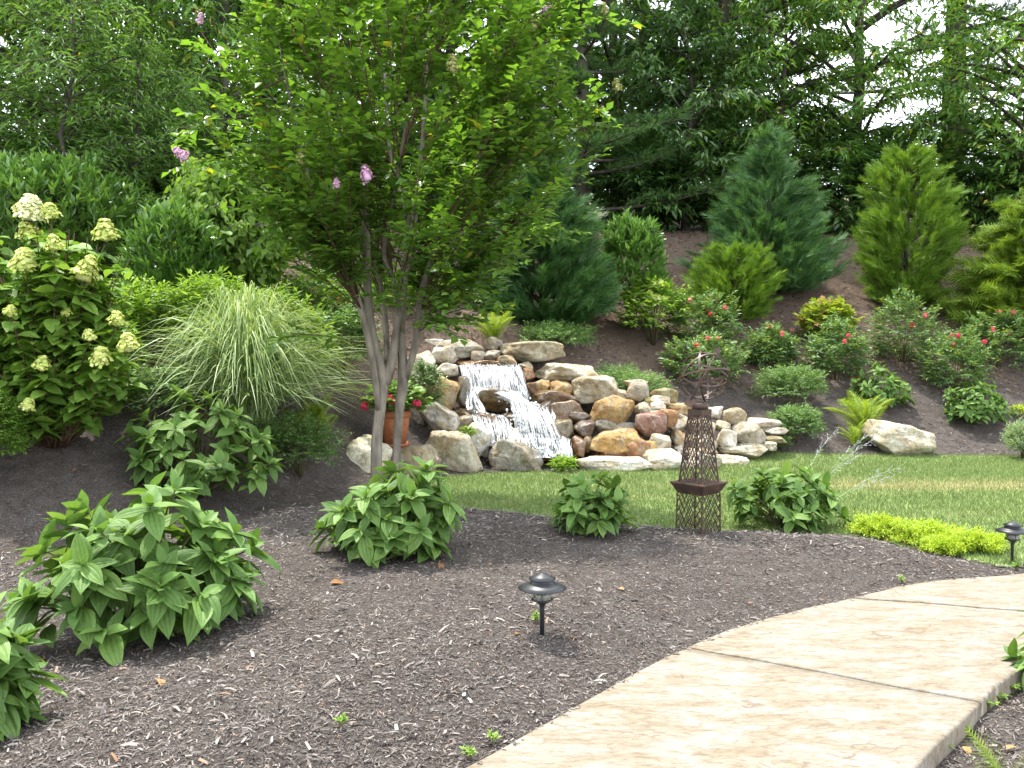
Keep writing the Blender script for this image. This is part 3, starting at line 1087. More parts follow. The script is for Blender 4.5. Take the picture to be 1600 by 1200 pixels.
# ------------------------------------------------------------------ rocks
def icosphere(sub):
    t = (1 + 5 ** .5) / 2
    V = [(-1, t, 0), (1, t, 0), (-1, -t, 0), (1, -t, 0), (0, -1, t), (0, 1, t), (0, -1, -t), (0, 1, -t), (t, 0, -1), (t, 0, 1), (-t, 0, -1), (-t, 0, 1)]
    F = [(0, 11, 5), (0, 5, 1), (0, 1, 7), (0, 7, 10), (0, 10, 11), (1, 5, 9), (5, 11, 4), (11, 10, 2), (10, 7, 6), (7, 1, 8),
         (3, 9, 4), (3, 4, 2), (3, 2, 6), (3, 6, 8), (3, 8, 9), (4, 9, 5), (2, 4, 11), (6, 2, 10), (8, 6, 7), (9, 8, 1)]
    V = [np.array(v) / np.linalg.norm(v) for v in V]
    for _ in range(sub):
        c, F2 = {}, []

        def mid(a, b):
            k = (min(a, b), max(a, b))
            if k not in c:
                m = V[a] + V[b]
                V.append(m / np.linalg.norm(m))
                c[k] = len(V) - 1
            return c[k]
        for a, b, d in F:
            ab, bd, da = mid(a, b), mid(b, d), mid(d, a)
            F2 += [(a, ab, da), (b, bd, ab), (d, da, bd), (ab, bd, da)]
        F = F2
    return np.array(V), np.array(F)


ICO = {k: icosphere(k) for k in (1, 3, 4)}


def boulder_mesh(dims, seed, sub=3, rough=.05, planes=13, round_=30.0):
    rg = np.random.default_rng(seed)
    D, F = ICO[sub]
    N = [np.array(v, float) for v in ((1, 0, 0), (-1, 0, 0), (0, 1, 0), (0, -1, 0), (0, 0, 1), (0, 0, -1))]
    N = [norm((v + rg.normal(0, .24, 3))[None])[0] for v in N]
    ds = list(rg.uniform(.85, 1, 6))
    for _ in range(planes):
        N.append(norm(rg.normal(size=3)[None])[0])
        ds.append(rg.uniform(.86, 1.22))
    N, ds = np.array(N), np.array(ds)
    q = np.maximum(D @ N.T, 1e-3) / ds[None]
    inv = (q ** round_).sum(1) ** (1 / round_)
    V = D / inv[:, None]
    so = Vector((seed * 1.7 % 50, seed * 3.1 % 50, 0))
    nz = np.array([mnoise.fractal(Vector(v) * 1.6 + so, 1.0, 2.1, 4) for v in V])
    V = V * (1 + rough * nz)[:, None]
    lo, hi = V.min(0), V.max(0)
    V = (V - (lo + hi) / 2) / (hi - lo) * np.asarray(dims)
    return V, F


WD_Y = [500, 530, 560, 575, 610, 650, 690, 715, 740, 760]
WD_D = [13.3, 12.9, 12.45, 12.25, 11.95, 11.55, 11.15, 10.95, 10.7, 10.5]


def wall_depth(py):
    return float(np.interp(py, WD_Y, WD_D))


WHITE, CREAM, GREY, TAN, ORANGE, RUST, BROWN, RED, MOSS = (.95, .9, .79), (.66, .6, .46), (.48, .45, .38), (.52, .4, .24), (.52, .35, .16), (.42, .24, .13), (.28, .19, .12), (.42, .24, .19), (.4, .37, .22)


def rock(box, col, parent=None, depth=None, thick=None, wet=False, seed=None, name='stone', roll=0.0, sub=None, rough=.085, taper=0.0):
    x0, y0, x1, y1 = box
    seed = seed if seed is not None else int(x0 * 7 + y0 * 13)
    Yf = depth if depth is not None else wall_depth(y1)
    s = Yf / FPX
    w, h = (x1 - x0) * s * 1.04, (y1 - y0) * s * 1.06
    th = thick if thick else min(max(.75 * w, .3), .75)
    c = P((x0 + x1) / 2, (y0 + y1) / 2, Yf + th * .42)
    c = P((x0 + x1) / 2, (y0 + y1) / 2, Yf + .12)
    c.y = Yf + th * .45
    big = max(x1 - x0, y1 - y0)
    V, F = boulder_mesh((w, th, h), seed, sub or (4 if big > 75 else 3), rough)
    if taper:
        f = 1 - taper * (V[:, 2] / h + .5)
        V[:, 0] = V[:, 0] * f + taper * .25 * w * (V[:, 2] / h + .5) * (1 if seed % 2 else -1)
        V[:, 1] *= f
    if roll:
        ca, sa = math.cos(roll), math.sin(roll)
        V = V @ np.array([[ca, 0, sa], [0, 1, 0], [-sa, 0, ca]]).T
    me = np_mesh(name, V, F, M['wetrock'] if wet else M['rock'])
    o = mobj(name, me, parent)
    o.location = c - (parent.location if parent else Vector())
    rg = np.random.default_rng(seed + 5)
    k = rg.uniform(.88, 1.1)
    k *= .8
    o.color = (col[0] * k, col[1] * k, col[2] * k, 1)
    return o


fall_base = G(830, 738)
fall_base = Vector((P(830, 735, 11.0).x, 11.0, 0))
fw = thing('stone_waterfall', 'stacked stone waterfall wall of cream, orange and rust boulders behind the lawn', 'waterfall', fall_base)
STONES = [
    ((660, 518, 704, 529), MOSS), ((703, 518, 752, 530), MOSS), ((656, 529, 693, 545), WHITE), ((680, 528, 757, 560), GREY), ((757, 526, 785, 548), GREY),
    ((780, 534, 884, 567), CREAM), ((735, 548, 758, 565), GREY), ((756, 547, 782, 565), GREY), ((774, 555, 808, 573), TAN), ((634, 549, 680, 592), WHITE),
    ((672, 541, 717, 570), WHITE), ((678, 567, 717, 592), WHITE), ((655, 582, 718, 650), (.6, .45, .24)), ((634, 580, 659, 610), CREAM),
    ((808, 565, 833, 578), CREAM), ((815, 575, 836, 597), RUST), ((833, 568, 939, 597), CREAM), ((819, 597, 840, 617), BROWN), ((834, 593, 862, 612), ORANGE),
    ((860, 595, 898, 622), ORANGE), ((894, 588, 975, 630), CREAM), ((919, 618, 992, 672), ORANGE), ((921, 671, 1007, 714), (.58, .4, .17)),
    ((991, 645, 1041, 685), RED), ((961, 660, 996, 677), GREY), ((973, 683, 1016, 719), RUST), ((988, 690, 1032, 719), (.58, .4, .13)), ((1012, 677, 1047, 705), CREAM),
    ((991, 628, 1018, 652), CREAM), ((976, 597, 1019, 632), GREY), ((957, 609, 981, 624), CREAM), ((1016, 606, 1058, 630), MOSS), ((1006, 620, 1022, 636), (.5, .42, .2)),
    ((1016, 617, 1054, 635), WHITE), ((1014, 626, 1041, 644), WHITE), ((974, 592, 1013, 605), CREAM), ((1038, 630, 1088, 648), TAN), ((1085, 632, 1108, 650), TAN),
    ((1104, 636, 1132, 657), WHITE), ((1129, 637, 1167, 669), CREAM), ((1043, 653, 1077, 676), WHITE), ((1072, 655, 1120, 680), CREAM), ((1117, 656, 1140, 674), CREAM),
    ((1047, 671, 1075, 699), TAN), ((1072, 678, 1122, 702), CREAM), ((1119, 669, 1151, 702), WHITE), ((1147, 660, 1199, 698), GREY), ((1167, 654, 1223, 669), WHITE),
    ((1123, 694, 1204, 716), CREAM), ((1053, 695, 1070, 713), WHITE), ((1068, 700, 1125, 716), CREAM), ((1194, 667, 1232, 680), GREY), ((1196, 679, 1230, 692), MOSS),
    ((1038, 645, 1072, 658), CREAM), ((1030, 640, 1060, 668), RUST), ((930, 655, 965, 676), GREY), ((1010, 640, 1034, 652), CREAM), ((1192, 690, 1215, 704), WHITE),
    ((940, 604, 962, 622), TAN), ((1146, 690, 1176, 702), GREY),
]
for b, c in STONES:
    off = .55 if b[0] > 1035 else 0.0
    rock(b, c, fw, wall_depth(b[3]) + (off * .7 if off else 0))
WET = [
    ((714, 563, 810, 577), (.5, .27, .09), .7), ((716, 572, 824, 632), (.16, .12, .09), .45), ((714, 588, 735, 640), GREY, .4), ((733, 607, 802, 646), (.34, .23, .1), .5),
    ((704, 637, 742, 656), TAN, .4), ((708, 650, 740, 682), CREAM, .4), ((739, 644, 790, 682), (.33, .22, .12), .45), ((783, 645, 820, 676), (.24, .19, .15), .4),
    ((788, 668, 822, 692), TAN, .4), ((829, 627, 866, 672), (.2, .16, .13), .5), ((858, 656, 898, 690), (.36, .3, .15), .45), ((896, 657, 930, 692), (.3, .24, .22), .45),
    ((822, 688, 856, 716), (.3, .17, .12), .4), ((850, 674, 888, 716), (.22, .17, .14), .4), ((889, 681, 916, 717), RUST, .4), ((911, 681, 926, 706), TAN, .3), ((776, 684, 826, 716), (.33, .25, .16), .4),
    ((830, 610, 902, 645), (.32, .2, .1), .5), ((848, 625, 918, 664), (.33, .19, .08), .5), ((800, 632, 832, 668), (.25, .2, .15), .4), ((925, 704, 1005, 720), (.42, .2, .09), .4),
    ((752, 676, 790, 705), (.36, .28, .18), .4), ((880, 640, 925, 668), (.22, .16, .1), .4),
]
for b, c, t in WET:
    rock(b, c, fw, 12.3 if b[3] == 632 else wall_depth(b[3]) + .04, t, True)

BOUL = 'boulders edging the lawn at the waterfall'
for b, c, lab, dp, roll, th in (
    ((515, 684, 614, 752), (.95, .9, .7), 'bright cream boulder left of the crepe myrtle trunks', 10.0, .25, .6),
    ((588, 697, 692, 756), CREAM, 'rounded grey cream boulder below the terracotta flower pot', 10.05, 0, .6),
    ((655, 675, 760, 744), CREAM, 'large pointed grey boulder between the flower pot and the cascade', 10.35, 0, .65),
    ((758, 690, 864, 744), GREY, 'long sloping grey boulder at the foot of the cascade', 10.5, .1, .5),
    ((652, 636, 726, 676), (.62, .6, .54), 'tilted pale slab boulder leaning beside the cascade', 10.95, .62, .4),
    ((718, 666, 770, 712), WHITE, 'white boulder wedged between two grey boulders under the cascade', 10.75, .35, .4),
    ((515, 736, 570, 762), WHITE, 'small white rock half hidden by the low cotoneaster', 9.85, 0, .3),
    ((888, 715, 1020, 739), WHITE, 'long flat white slab in front of the pond', 10.6, 0, .5),
    ((1002, 703, 1075, 738), WHITE, 'white flat boulder next to the long slab at the pond', 10.65, 0, .5),
    ((1068, 708, 1128, 736), (.66, .62, .52), 'pale flat rock behind the iron obelisk', 10.75, 0, .45),
    ((1122, 712, 1172, 730), CREAM, 'low flat cream stone at the right end of the pond edge', 11.05, 0, .4),
    ((860, 726, 904, 742), GREY, 'small low grey rock under the grass tuft at the pond', 10.55, 0, .3)):
    o = rock(b, c, None, dp, th, name='boulder', roll=roll, rough=.13, taper=.38 if b[3] - b[1] > 50 else .12, sub=4)
    tag(o, lab, 'boulder', BOUL)
lb = G(1410, 712)
o = rock((1358, 664, 1464, 716), (.62, .58, .46), None, lb.y - .1, .7, name='boulder', rough=.12, seed=41, roll=.22)
tag(o, 'lone pitted grey boulder with bright top on the bank beside the ferns', 'boulder')

# ------------------------------------------------------------------ water
rg = np.random.default_rng(21)
WV, WF = [], []


def strands(n, top, bot, wmin=.004, wmax=.014, front=.16, hop=.05, seg=6):
    """threads of water from a top line to a bottom line ((x0,y0,x1,y1) each)"""
    for _ in range(n):
        u = rg.random()
        u2 = np.clip(u + rg.normal(0, .08), 0, 1)
        ax, ay = top[0] + (top[2] - top[0]) * u + rg.normal(0, 1), top[1] + (top[3] - top[1]) * u + rg.normal(0, 1)
        bx_, by_ = bot[0] + (bot[2] - bot[0]) * u2 + rg.normal(0, 2), bot[1] + (bot[3] - bot[1]) * u2 + rg.normal(0, 2)
        s0, s1 = sorted((rg.uniform(-.1, .5), rg.uniform(.5, 1.1)))
        s0, s1 = max(0, s0), min(1, s1)
        da, db = wall_depth(ay) - front * .7, wall_depth(by_) - front
        w0 = rg.uniform(wmin, wmax)
        pts = []
        ph = rg.uniform(0, 6)
        for k in range(seg):
            s = s0 + (s1 - s0) * k / (seg - 1)
            q = s ** 1.4
            p = P(ax + (bx_ - ax) * s + .8 * math.sin(ph + 7 * s), ay + (by_ - ay) * q, da + (db - da) * s ** .7)
            pts.append(np.array(p))
        pts = np.array(pts)
        ws = w0 * (1 + .5 * np.sin(ph + np.linspace(0, 5, seg))) * np.sin(np.linspace(.25, np.pi - .2, seg)) ** .6
        V, F = tube(pts, ws / 2, 3, False)
        WF.append(F)
        WV.append(V)


SHV, SHF, SHU = [], [], []


def sheet(top, bot, front, nu=22, nv=26, steps=0, amp=.05, drop=1.3):
    """a running sheet from a top line to a bottom line, stepping over the stones"""
    off = sum(len(v) for v in SHV)
    ph = rg.uniform(0, 6)
    V, U = [], []
    for iv in range(nv):
        v = iv / (nv - 1)
        for iu in range(nu):
            u = iu / (nu - 1)
            ax, ay = top[0] + (top[2] - top[0]) * u, top[1] + (top[3] - top[1]) * u
            bx_, by_ = bot[0] + (bot[2] - bot[0]) * u, bot[1] + (bot[3] - bot[1]) * u
            x_, y_ = ax + (bx_ - ax) * v, ay + (by_ - ay) * v ** drop
            x_ += 2.5 * math.sin(ph + 5 * v + 3 * u)
            dd = wall_depth(y_) - front * (.6 + .4 * v)
            if steps:
                q = v * steps + .35 * math.sin(u * 9 + ph)
                dd += amp * (.5 - (q - math.floor(q))) + .02 * math.sin(u * 17 + v * 11)
            else:
                dd += .012 * math.sin(u * 31 + ph) + .008 * math.sin(u * 67)
            V.append(P(x_, y_, dd))
            U.append(((u - .5) * abs(bot[2] - bot[0]) * .0085 + ph, v * abs(by_ - ay) * .0085 + ph))
    SHV.append(np.array(V))
    SHF.append(grid_faces(nu, nv) + off)
    SHU.append(np.array(U))


sheet((718, 570, 810, 570), (724, 613, 828, 626), .12, 40, 18)
sheet((735, 605, 806, 612), (792, 628, 856, 650), .27, 26, 20, 2, .06, 1.0)
sheet((796, 616, 850, 634), (808, 690, 884, 694), .25, 30, 44, 4, .1, 1.0)
sheet((724, 606, 742, 610), (732, 640, 758, 646), .2, 10, 14, 1, .05)
sheet((738, 640, 790, 650), (752, 694, 806, 704), .24, 22, 30, 3, .08, 1.0)
sheet((786, 672, 882, 682), (798, 714, 888, 716), .25, 32, 24, 2, .08, 1.0)
sheet((845, 631, 864, 637), (855, 670, 868, 668), .22, 10, 14)
sheet((874, 684, 892, 684), (878, 717, 893, 717), .2, 8, 14)
strands(150, (719, 570, 809, 570), (724, 613, 828, 626), .0015, .005, .14)
strands(60, (719, 568, 809, 568), (720, 584, 812, 586), .002, .006, .14)
strands(24, (724, 604, 740, 606), (730, 636, 756, 644), .002, .005)
strands(70, (736, 604, 804, 614), (796, 622, 852, 652), .002, .006, .28)
strands(130, (794, 616, 852, 640), (808, 676, 882, 696), .002, .006, .3)
strands(22, (846, 631, 862, 636), (856, 668, 866, 664), .0015, .0035, .24)
strands(90, (740, 646, 796, 654), (754, 686, 806, 702), .0015, .005, .26)
strands(110, (786, 670, 882, 684), (800, 708, 886, 715), .002, .006, .28)
strands(24, (874, 684, 891, 684), (878, 715, 892, 716), .0015, .0045, .22)
# foam
fv, ff = ICO[1]
n = 420
fx = np.concatenate([rg.uniform(745, 885, n // 2), rg.normal(820, 28, n - n // 2)])
fy = np.concatenate([rg.uniform(704, 715, n // 2), np.clip(rg.normal(660, 26, n - n // 2), 612, 712)])
on = np.abs(fx - np.interp(fy, [605, 630, 660, 690, 715], [765, 815, 830, 835, 835])) < np.interp(fy, [605, 660, 690, 715], [30, 34, 46, 60])
for x_, y_ in zip(fx[on], fy[on]):
    c = np.array(P(x_, y_, wall_depth(y_) - .2))
    WV.append(fv * rg.uniform(.004, .015) * rg.uniform(.6, 1.4, 3) + c)
    WF.append(ff)
part('cascade', join(list(zip(WV, WF))), M['fall'], None)
shm = np_mesh('water_sheet', np.concatenate(SHV), np.concatenate(SHF), M['sheet'], True, np.concatenate(SHU))
mobj('water_sheet', shm, bpy.data.objects['cascade'])
tag(bpy.data.objects['cascade'], 'white water tumbling down the stone steps into the pond', None, None, 'structure')
pv = np.array([(P(760, 700, 10.9).x, 10.8, .1), (P(1010, 700, 10.9).x, 10.8, .1), (P(1010, 700, 11.6).x, 11.7, .1), (P(760, 700, 11.6).x, 11.7, .1)])
part('pond', (pv, np.array([(0, 1, 2), (0, 2, 3)])), M['pond'], None)
tag(bpy.data.objects['pond'], 'shallow amber pond under the cascade', None, None, 'structure')

# ------------------------------------------------------------------ rosette shrubs with ribbed leaves
VIBG = 'broad leaved viburnum shrubs'


def rosette_shrub(label, px, pyb, wpx, hpx, leaf, ntip, seed, n_ind=300, mat='vib', name='viburnum_shrub', lean=(0, 0), gap=0.0, base=None):
    rg = np.random.default_rng(seed)
    b = base if base is not None else G(px, pyb)
    s = b.y / FPX
    w, h = wpx * s / 2, hpx * s
    t = thing(name, label, 'shrub', b, VIBG)
    P_, D_, S_, U_ = [], [], [], []
    stems = []
    for i in range(ntip):
        e = math.asin(min(1, (i + .5) / ntip)) if ntip > 6 else rg.uniform(.2, 1.3)
        az = i * 2.39996 + rg.uniform(-.35, .35)
        r = rg.uniform(.62, 1.08)
        out = np.array([math.cos(az), math.sin(az), 0])
        ce = math.cos(e) ** .75
        rr = max(.05, w - leaf * .62)
        tip = np.array([out[0] * rr * ce * r + lean[0] * math.sin(e) * h, out[1] * rr * ce * r * .95 + lean[1] * h, h * (.2 + .66 * math.sin(e)) * rg.uniform(.72, 1.14)])
        tip[2] = max(tip[2], leaf * .5)
        if gap and rg.random() < gap:
            continue
        ax = norm((out * (.25 + .75 * math.cos(e)) + np.array([0, 0, .85]) + rg.normal(0, .15, 3))[None])[0]
        st = bez((out[0] * .03, out[1] * .03, -.02), (tip[0] * .35, tip[1] * .35, tip[2] * .75), tip, 6)
        stems.append(tube(st, np.linspace(.009, .004, 6), 5))
        u = norm(np.cross(ax, rg.normal(size=3))[None])[0]
        v = np.cross(ax, u)
        nodes = ((0.0, 2, .45, .5, 0), (-.004, 3, .85, .8, 1.1), (-.03, 4, 1.15, 1.0, .2), (-.08, 3, 1.4, 1.05, 1.0), (-.17, 2, 1.6, .95, 2.3))
        for back, cnt, a0, sc, ph in nodes:
            p0 = tip + ax * back * (leaf / .18) * .9
            if p0[2] < .05:
                continue
            for k in range(cnt):
                if rg.random() < .08:
                    continue
                f = ph + 2 * np.pi * k / cnt + rg.normal(0, .25)
                a = a0 + rg.normal(0, .2)
                d = ax * math.cos(a) + (u * math.cos(f) + v * math.sin(f)) * math.sin(a)
                d[2] -= .06 + .26 * rg.random()
                d = d / np.linalg.norm(d)
                L = leaf * sc * rg.uniform(.75, 1.15)
                if p0[2] + d[2] * L - .28 * L < .01:
                    d[2] = (.015 + .28 * L - p0[2]) / L
                P_.append(p0)
                D_.append(d)
                S_.append(L)
                U_.append(ax + np.array([0, 0, .7]) + rg.normal(0, .25, 3))
    part('stems', join(stems), M['stem'], t)
    foliage(t, VIB if ntip < 70 else VIB, np.array(P_), frames(np.array(D_), np.array(U_)), np.array(S_), M[mat], n_ind, imat=M['vibvein'])
    return t


rosette_shrub('large viburnum with big ribbed leaves, widest of its kind, on open mulch', 228, 985, 430, 240, .185, 58, 101)
rosette_shrub('viburnum shrub in front of the fountain grass, growing against the low cotoneaster', 310, 775, 275, 170, .175, 46, 102)
rosette_shrub('viburnum shrub directly in front of the crepe myrtle trunks', 608, 868, 255, 145, .17, 44, 103, lean=(.15, 0))
rosette_shrub('loose viburnum shrub on the mulch edge beside the lawn, short of the iron obelisk', 920, 833, 165, 95, .145, 22, 104)
rosette_shrub('viburnum shrub touching the iron obelisk, with sage sprigs poking out', 1228, 826, 212, 112, .15, 34, 105)
rosette_shrub('viburnum at the mulch corner, cut off by the picture edge, beside the widest viburnum', -45, 1150, 270, 210, .175, 36, 106, 120)
rosette_shrub('viburnum on the far side of the pale path in the lower mulch bed', 1668, 1080, 220, 130, .17, 16, 107, 60)
rosette_shrub('compact viburnum on the bank to the right of the lone boulder', 1520, 662, 122, 72, .13, 40, 108, 150)
rosette_shrub('compact viburnum on the bank above the lone boulder and ferns', 1376, 636, 108, 66, .125, 36, 109, 150)

# ------------------------------------------------------------------ general shrubs
def dome_twigs(rg, n, w, h, inner=.45, low=-.1, zbase=.0, lump=.15, seed=0):
    """twig starts and directions filling a lumpy dome of half width w and height h"""
    d = norm(rg.normal(size=(n, 3)))
    d[:, 2] = np.where(d[:, 2] < low, -d[:, 2], d[:, 2])
    so = Vector((seed * .37 % 40, seed * .91 % 40, 3))
    lumpv = np.array([mnoise.noise(Vector(q) * 2.3 + so) for q in d])
    r = (inner + (1 - inner) * rg.random(n) ** .55) * (1 + lump * 1.6 * lumpv)
    p = d * r[:, None] * np.array([w, w * .92, h * .5]) + np.array([0, 0, h * .5 + zbase])
    p[:, 2] = np.maximum(p[:, 2], .03)
    return p, d


def bush(name, label, cat, px, pyb, wpx, hpx, T, leaf, ntw, nleaf, mat, seed, tw=.16, up=.6, group=None, n_ind=0, base=None, inner=.45, lump=.2, droop=.25,
         ang=1.0, stemmat='stem', ranked=True, sag=.15, stems=14, w=None, h=None, low=-.4):
    rg = np.random.default_rng(seed)
    b = base if base is not None else G(px, pyb)
    s = b.y / FPX
    w = w if w else wpx * s / 2
    h = h if h else hpx * s
    t = thing(name, label, cat, b, group)
    ww, hh = max(w - tw * .55, w * .5), max(h - tw * .5, h * .5)
    p, d = dome_twigs(rg, ntw, ww, hh, inner, low, 0, lump, seed)
    dd = norm(d * np.array([1, 1, .7]) + np.array([0, 0, up]) + rg.normal(0, .25, d.shape))
    ln = tw * rg.uniform(.6, 1.3, ntw)
    st = p - dd * (ln * .5)[:, None]
    st[:, 2] = np.maximum(st[:, 2], .02)
    sts = []
    for i in range(stems):
        q = p[i]
        sts.append(tube(bez((q[0] * .08, q[1] * .08, -.03), (q[0] * .3, q[1] * .3, q[2] * .7), q, 5), np.linspace(max(.006, h * .008), .003, 5), 5))
    for i in range(stems, min(ntw, stems + 160)):
        sts.append(tube([st[i], st[i] + dd[i] * ln[i] * .8], [.003, .0015], 3, False))
    part('stems', join(sts), M[stemmat], t)
    pos, R, sc = twig_leaves(st, dd, ln, nleaf, leaf, seed + 1, ang, droop, sag, ranked)
    foliage(t, T, pos, R, sc, M[mat], n_ind)
    return t, p, d, w, h


def blooms(t, pts, rad, mat, rg, npet=16, name='flower', petal=.5):
    for q in pts:
        dv = norm(rg.normal(size=(npet, 3)) + np.array([0, -.3, .5]))
        R = frames(norm(np.cross(dv, rg.normal(size=(npet, 3)))), dv)
        V, F = bake(PETAL, dv * rad * rg.uniform(.55, 1, npet)[:, None], R, np.full(npet, rad * 2 * petal))
        o = part(name, (V, F), M[mat], t)
        o.location = q


def by_top(px, top, Yd):
    """base on the ground at depth Yd and the height that reaches the picture row top"""
    p = P(px, top, Yd)
    b = Vector((p.x, Yd, H(p.x, Yd)))
    return b, p.z - b.z


RG = np.random.default_rng(77)
# boxwood at the left edge
bush('boxwood', 'clipped bright green boxwood cut off by the picture edge', 'shrub', -50, 755, 190, 165, SIMPLE2, .036, 2600, 7, 'boxw', 201, .09, .5, inner=.7, lump=.06)
# small pale shrubs under the hydrangea
bush('abelia_shrub', 'small shrub with pale edged leaves under the flowering hydrangea', 'shrub', 225, 665, 170, 100, SIMPLE, .06, 420, 8, 'variegated', 202, .14)
bush('cotoneaster', 'low sprawling cotoneaster beside the bright cream boulder', 'shrub', 468, 745, 165, 112, SIMPLE2, .04, 900, 9, 'coton', 203, .2, .45, inner=.35, lump=.35, sag=.3)
bush('cotoneaster', 'mounding cotoneaster spilling over the stones right of the waterfall top', 'shrub', 975, 592, 160, 72, SIMPLE2, .044, 1100, 9, 'coton', 204, .22, .45, inner=.4, lump=.3, base=Vector((P(975, 580, 12.5).x, 12.6, H(P(975, 580, 12.5).x, 12.6) - .02)))
bush('cotoneaster', 'flat cotoneaster at the foot of the dark cypress', 'shrub', 868, 548, 150, 52, SIMPLE2, .044, 800, 9, 'coton', 205, .22, .4, inner=.4, lump=.3)
bush('cotoneaster', 'upper of two round cotoneaster mounds on the bank right of the obelisk', 'shrub', 1236, 634, 130, 72, SIMPLE2, .042, 950, 9, 'coton', 206, .18, .5, inner=.45, lump=.2)
bush('cotoneaster', 'lower of two round cotoneaster mounds, by the end of the stone wall', 'shrub', 1242, 690, 105, 64, SIMPLE2, .04, 800, 9, 'coton', 207, .16, .5, inner=.45, lump=.2)
bush('dark_shrub', 'dark leafy shrub behind the crepe myrtle trunks', 'shrub', 535, 590, 140, 120, SIMPLE, .075, 420, 8, 'coton', 208, .18, inner=.5)
bush('climbing_shrub', 'light green shrub growing between flower pot and waterfall stones', 'shrub', 665, 668, 75, 110, SIMPLE, .045, 380, 8, 'variegated', 209, .13)
# cherry laurels
LAU = 'cherry laurels with upright glossy leaves'
bush('cherry_laurel', 'rounded cherry laurel next to the dark cypress', 'shrub', 985, 515, 120, 178, LANCE, .15, 520, 9, 'laurel', 211, .2, 1.3, LAU, 200, inner=.6, droop=-.15, ang=.6, ranked=False, lump=.1)
b_, h_ = by_top(75, 238, 11.5)
bush('cherry_laurel', 'broad cherry laurel behind the flowering hydrangea', 'shrub', 0, 0, 0, 0, LANCE, .15, 800, 9, 'laurel', 212, .2, 1.3, LAU, 200, inner=.55, droop=-.15, ang=.6, ranked=False, lump=.15, base=b_, w=1.1, h=h_, low=-1)
b_, h_ = by_top(268, 318, 10.6)
bush('cherry_laurel', 'cherry laurel between the hydrangea and the weeping dogwood', 'shrub', 0, 0, 0, 0, LANCE, .14, 560, 9, 'laurel', 213, .2, 1.3, LAU, 150, inner=.55, droop=-.15, ang=.6, ranked=False, lump=.15, base=b_, w=.62, h=h_, low=-1)
FIL = 'leafy filler shrubs on the left bank'
for px, top, yd, wd, mt, sd, lab in ((175, 430, 9.6, .55, 'limeshrub', 261, 'light green filler shrub between hydrangea and fountain grass'), (330, 415, 9.9, .6, 'limeshrub', 262, 'light green filler shrub behind the fountain grass'),
                                     (440, 440, 10.3, .6, 'dogwood', 263, 'pale green filler shrub under the weeping dogwood'), (215, 300, 12.2, .7, 'sapling', 264, 'feathery filler shrub above the second laurel'),
                                     (150, 470, 9.0, .45, 'hyd', 265, 'small leafy shrub tucked behind the flowering hydrangea'), (520, 400, 12.0, .8, 'wood2', 266, 'bushy shrub behind the crepe myrtle trunks, above the pink rose'),
                                     (640, 420, 13.6, .8, 'dogwood', 267, 'light shrub glimpsed between the crepe myrtle stems'), (720, 440, 14.2, .9, 'coton', 268, 'dark shrub left of the dark cypress above the waterfall')):
    b_, h_ = by_top(px, top, yd)
    bush('filler_shrub', lab, 'shrub', 0, 0, 0, 0, SIMPLE2, .09, 480, 9, mt, sd, .2, .8, FIL, base=b_, w=wd, h=h_, low=-1, inner=.5)
# rose shrubs on the bank
ROSE = 'red flowering rose shrubs on the bank'
roses = [  # px, base py, width, height
    (1100, 545, 120, 88, 'rose shrub behind the armillary sphere', 5, 221), (1100, 595, 135, 72, 'low rose shrub framing the armillary rings', 4, 222),
    (1202, 574, 88, 66, 'small rose shrub above the upper cotoneaster mound', 3, 223), (1305, 594, 105, 92, 'dark rose shrub below the yellow oakleaf hydrangea', 2, 224),
    (1410, 566, 108, 104, 'tall rose shrub in front of the columnar arborvitae', 2, 225), (1492, 612, 112, 92, 'rose shrub above the viburnum right of the lone boulder', 4, 226),
    (1556, 574, 125, 88, 'rose shrub below the golden hemlock', 5, 227)]
for px, pb, wp, hp, lab, nf, sd in roses:
    t, p, d, w, h = bush('rose_shrub', lab, 'shrub', px, pb, wp * 1.12, hp * 1.05, [SIMPLE2], .075, 470, 9, 'rose', sd, .17, .7, ROSE, inner=.5, lump=.25, low=-.85)
    k = [i for i in np.argsort(-(d[:, 2] - d[:, 1])) if d[i, 1] < .2][:60]
    ch = RG.choice(k, nf, replace=False)
    blooms(t, p[ch] * 1.06, .034, 'rosepetal', RG, 9, petal=.6)
t, p, d, w, h = bush('rose_shrub', 'pink flowering rose behind the crepe myrtle stems', 'shrub', 545, 520, 100, 70, [SIMPLE, OVAL], .05, 300, 8, 'rose', 228, .15, .7, ROSE)
blooms(t, [np.array([-.06, -.25, .4]), np.array([.02, -.3, .36]), np.array([-.1, -.3, .34])], .05, 'red', RG)
# yellow-green hydrangeas on the bank
t, p, d, w, h = bush('small_hydrangea', 'light green hydrangea in front of the rounded cherry laurel', 'shrub', 1020, 538, 135, 108, SIMPLE, .1, 420, 7, 'limeshrub', 231, .18, .8, inner=.5)
k = np.argsort(-(d[:, 2] - d[:, 1]))[:40]
blooms(t, p[RG.choice(k, 6, replace=False)], .06, 'panicle', RG, 22)
t, p, d, w, h = bush('oakleaf_hydrangea', 'yellow green oakleaf hydrangea with reddish tips', 'shrub', 1292, 545, 100, 82, LOBED, .13, 190, 7, 'oakleaf', 232, .18, .8, inner=.5)
bush('spreading_shrub', 'low lime leaved shrub at the upper edge of the hydrangea', 'shrub', 250, 560, 190, 130, SIMPLE, .06, 520, 8, 'limeshrub', 233, .18, .7)
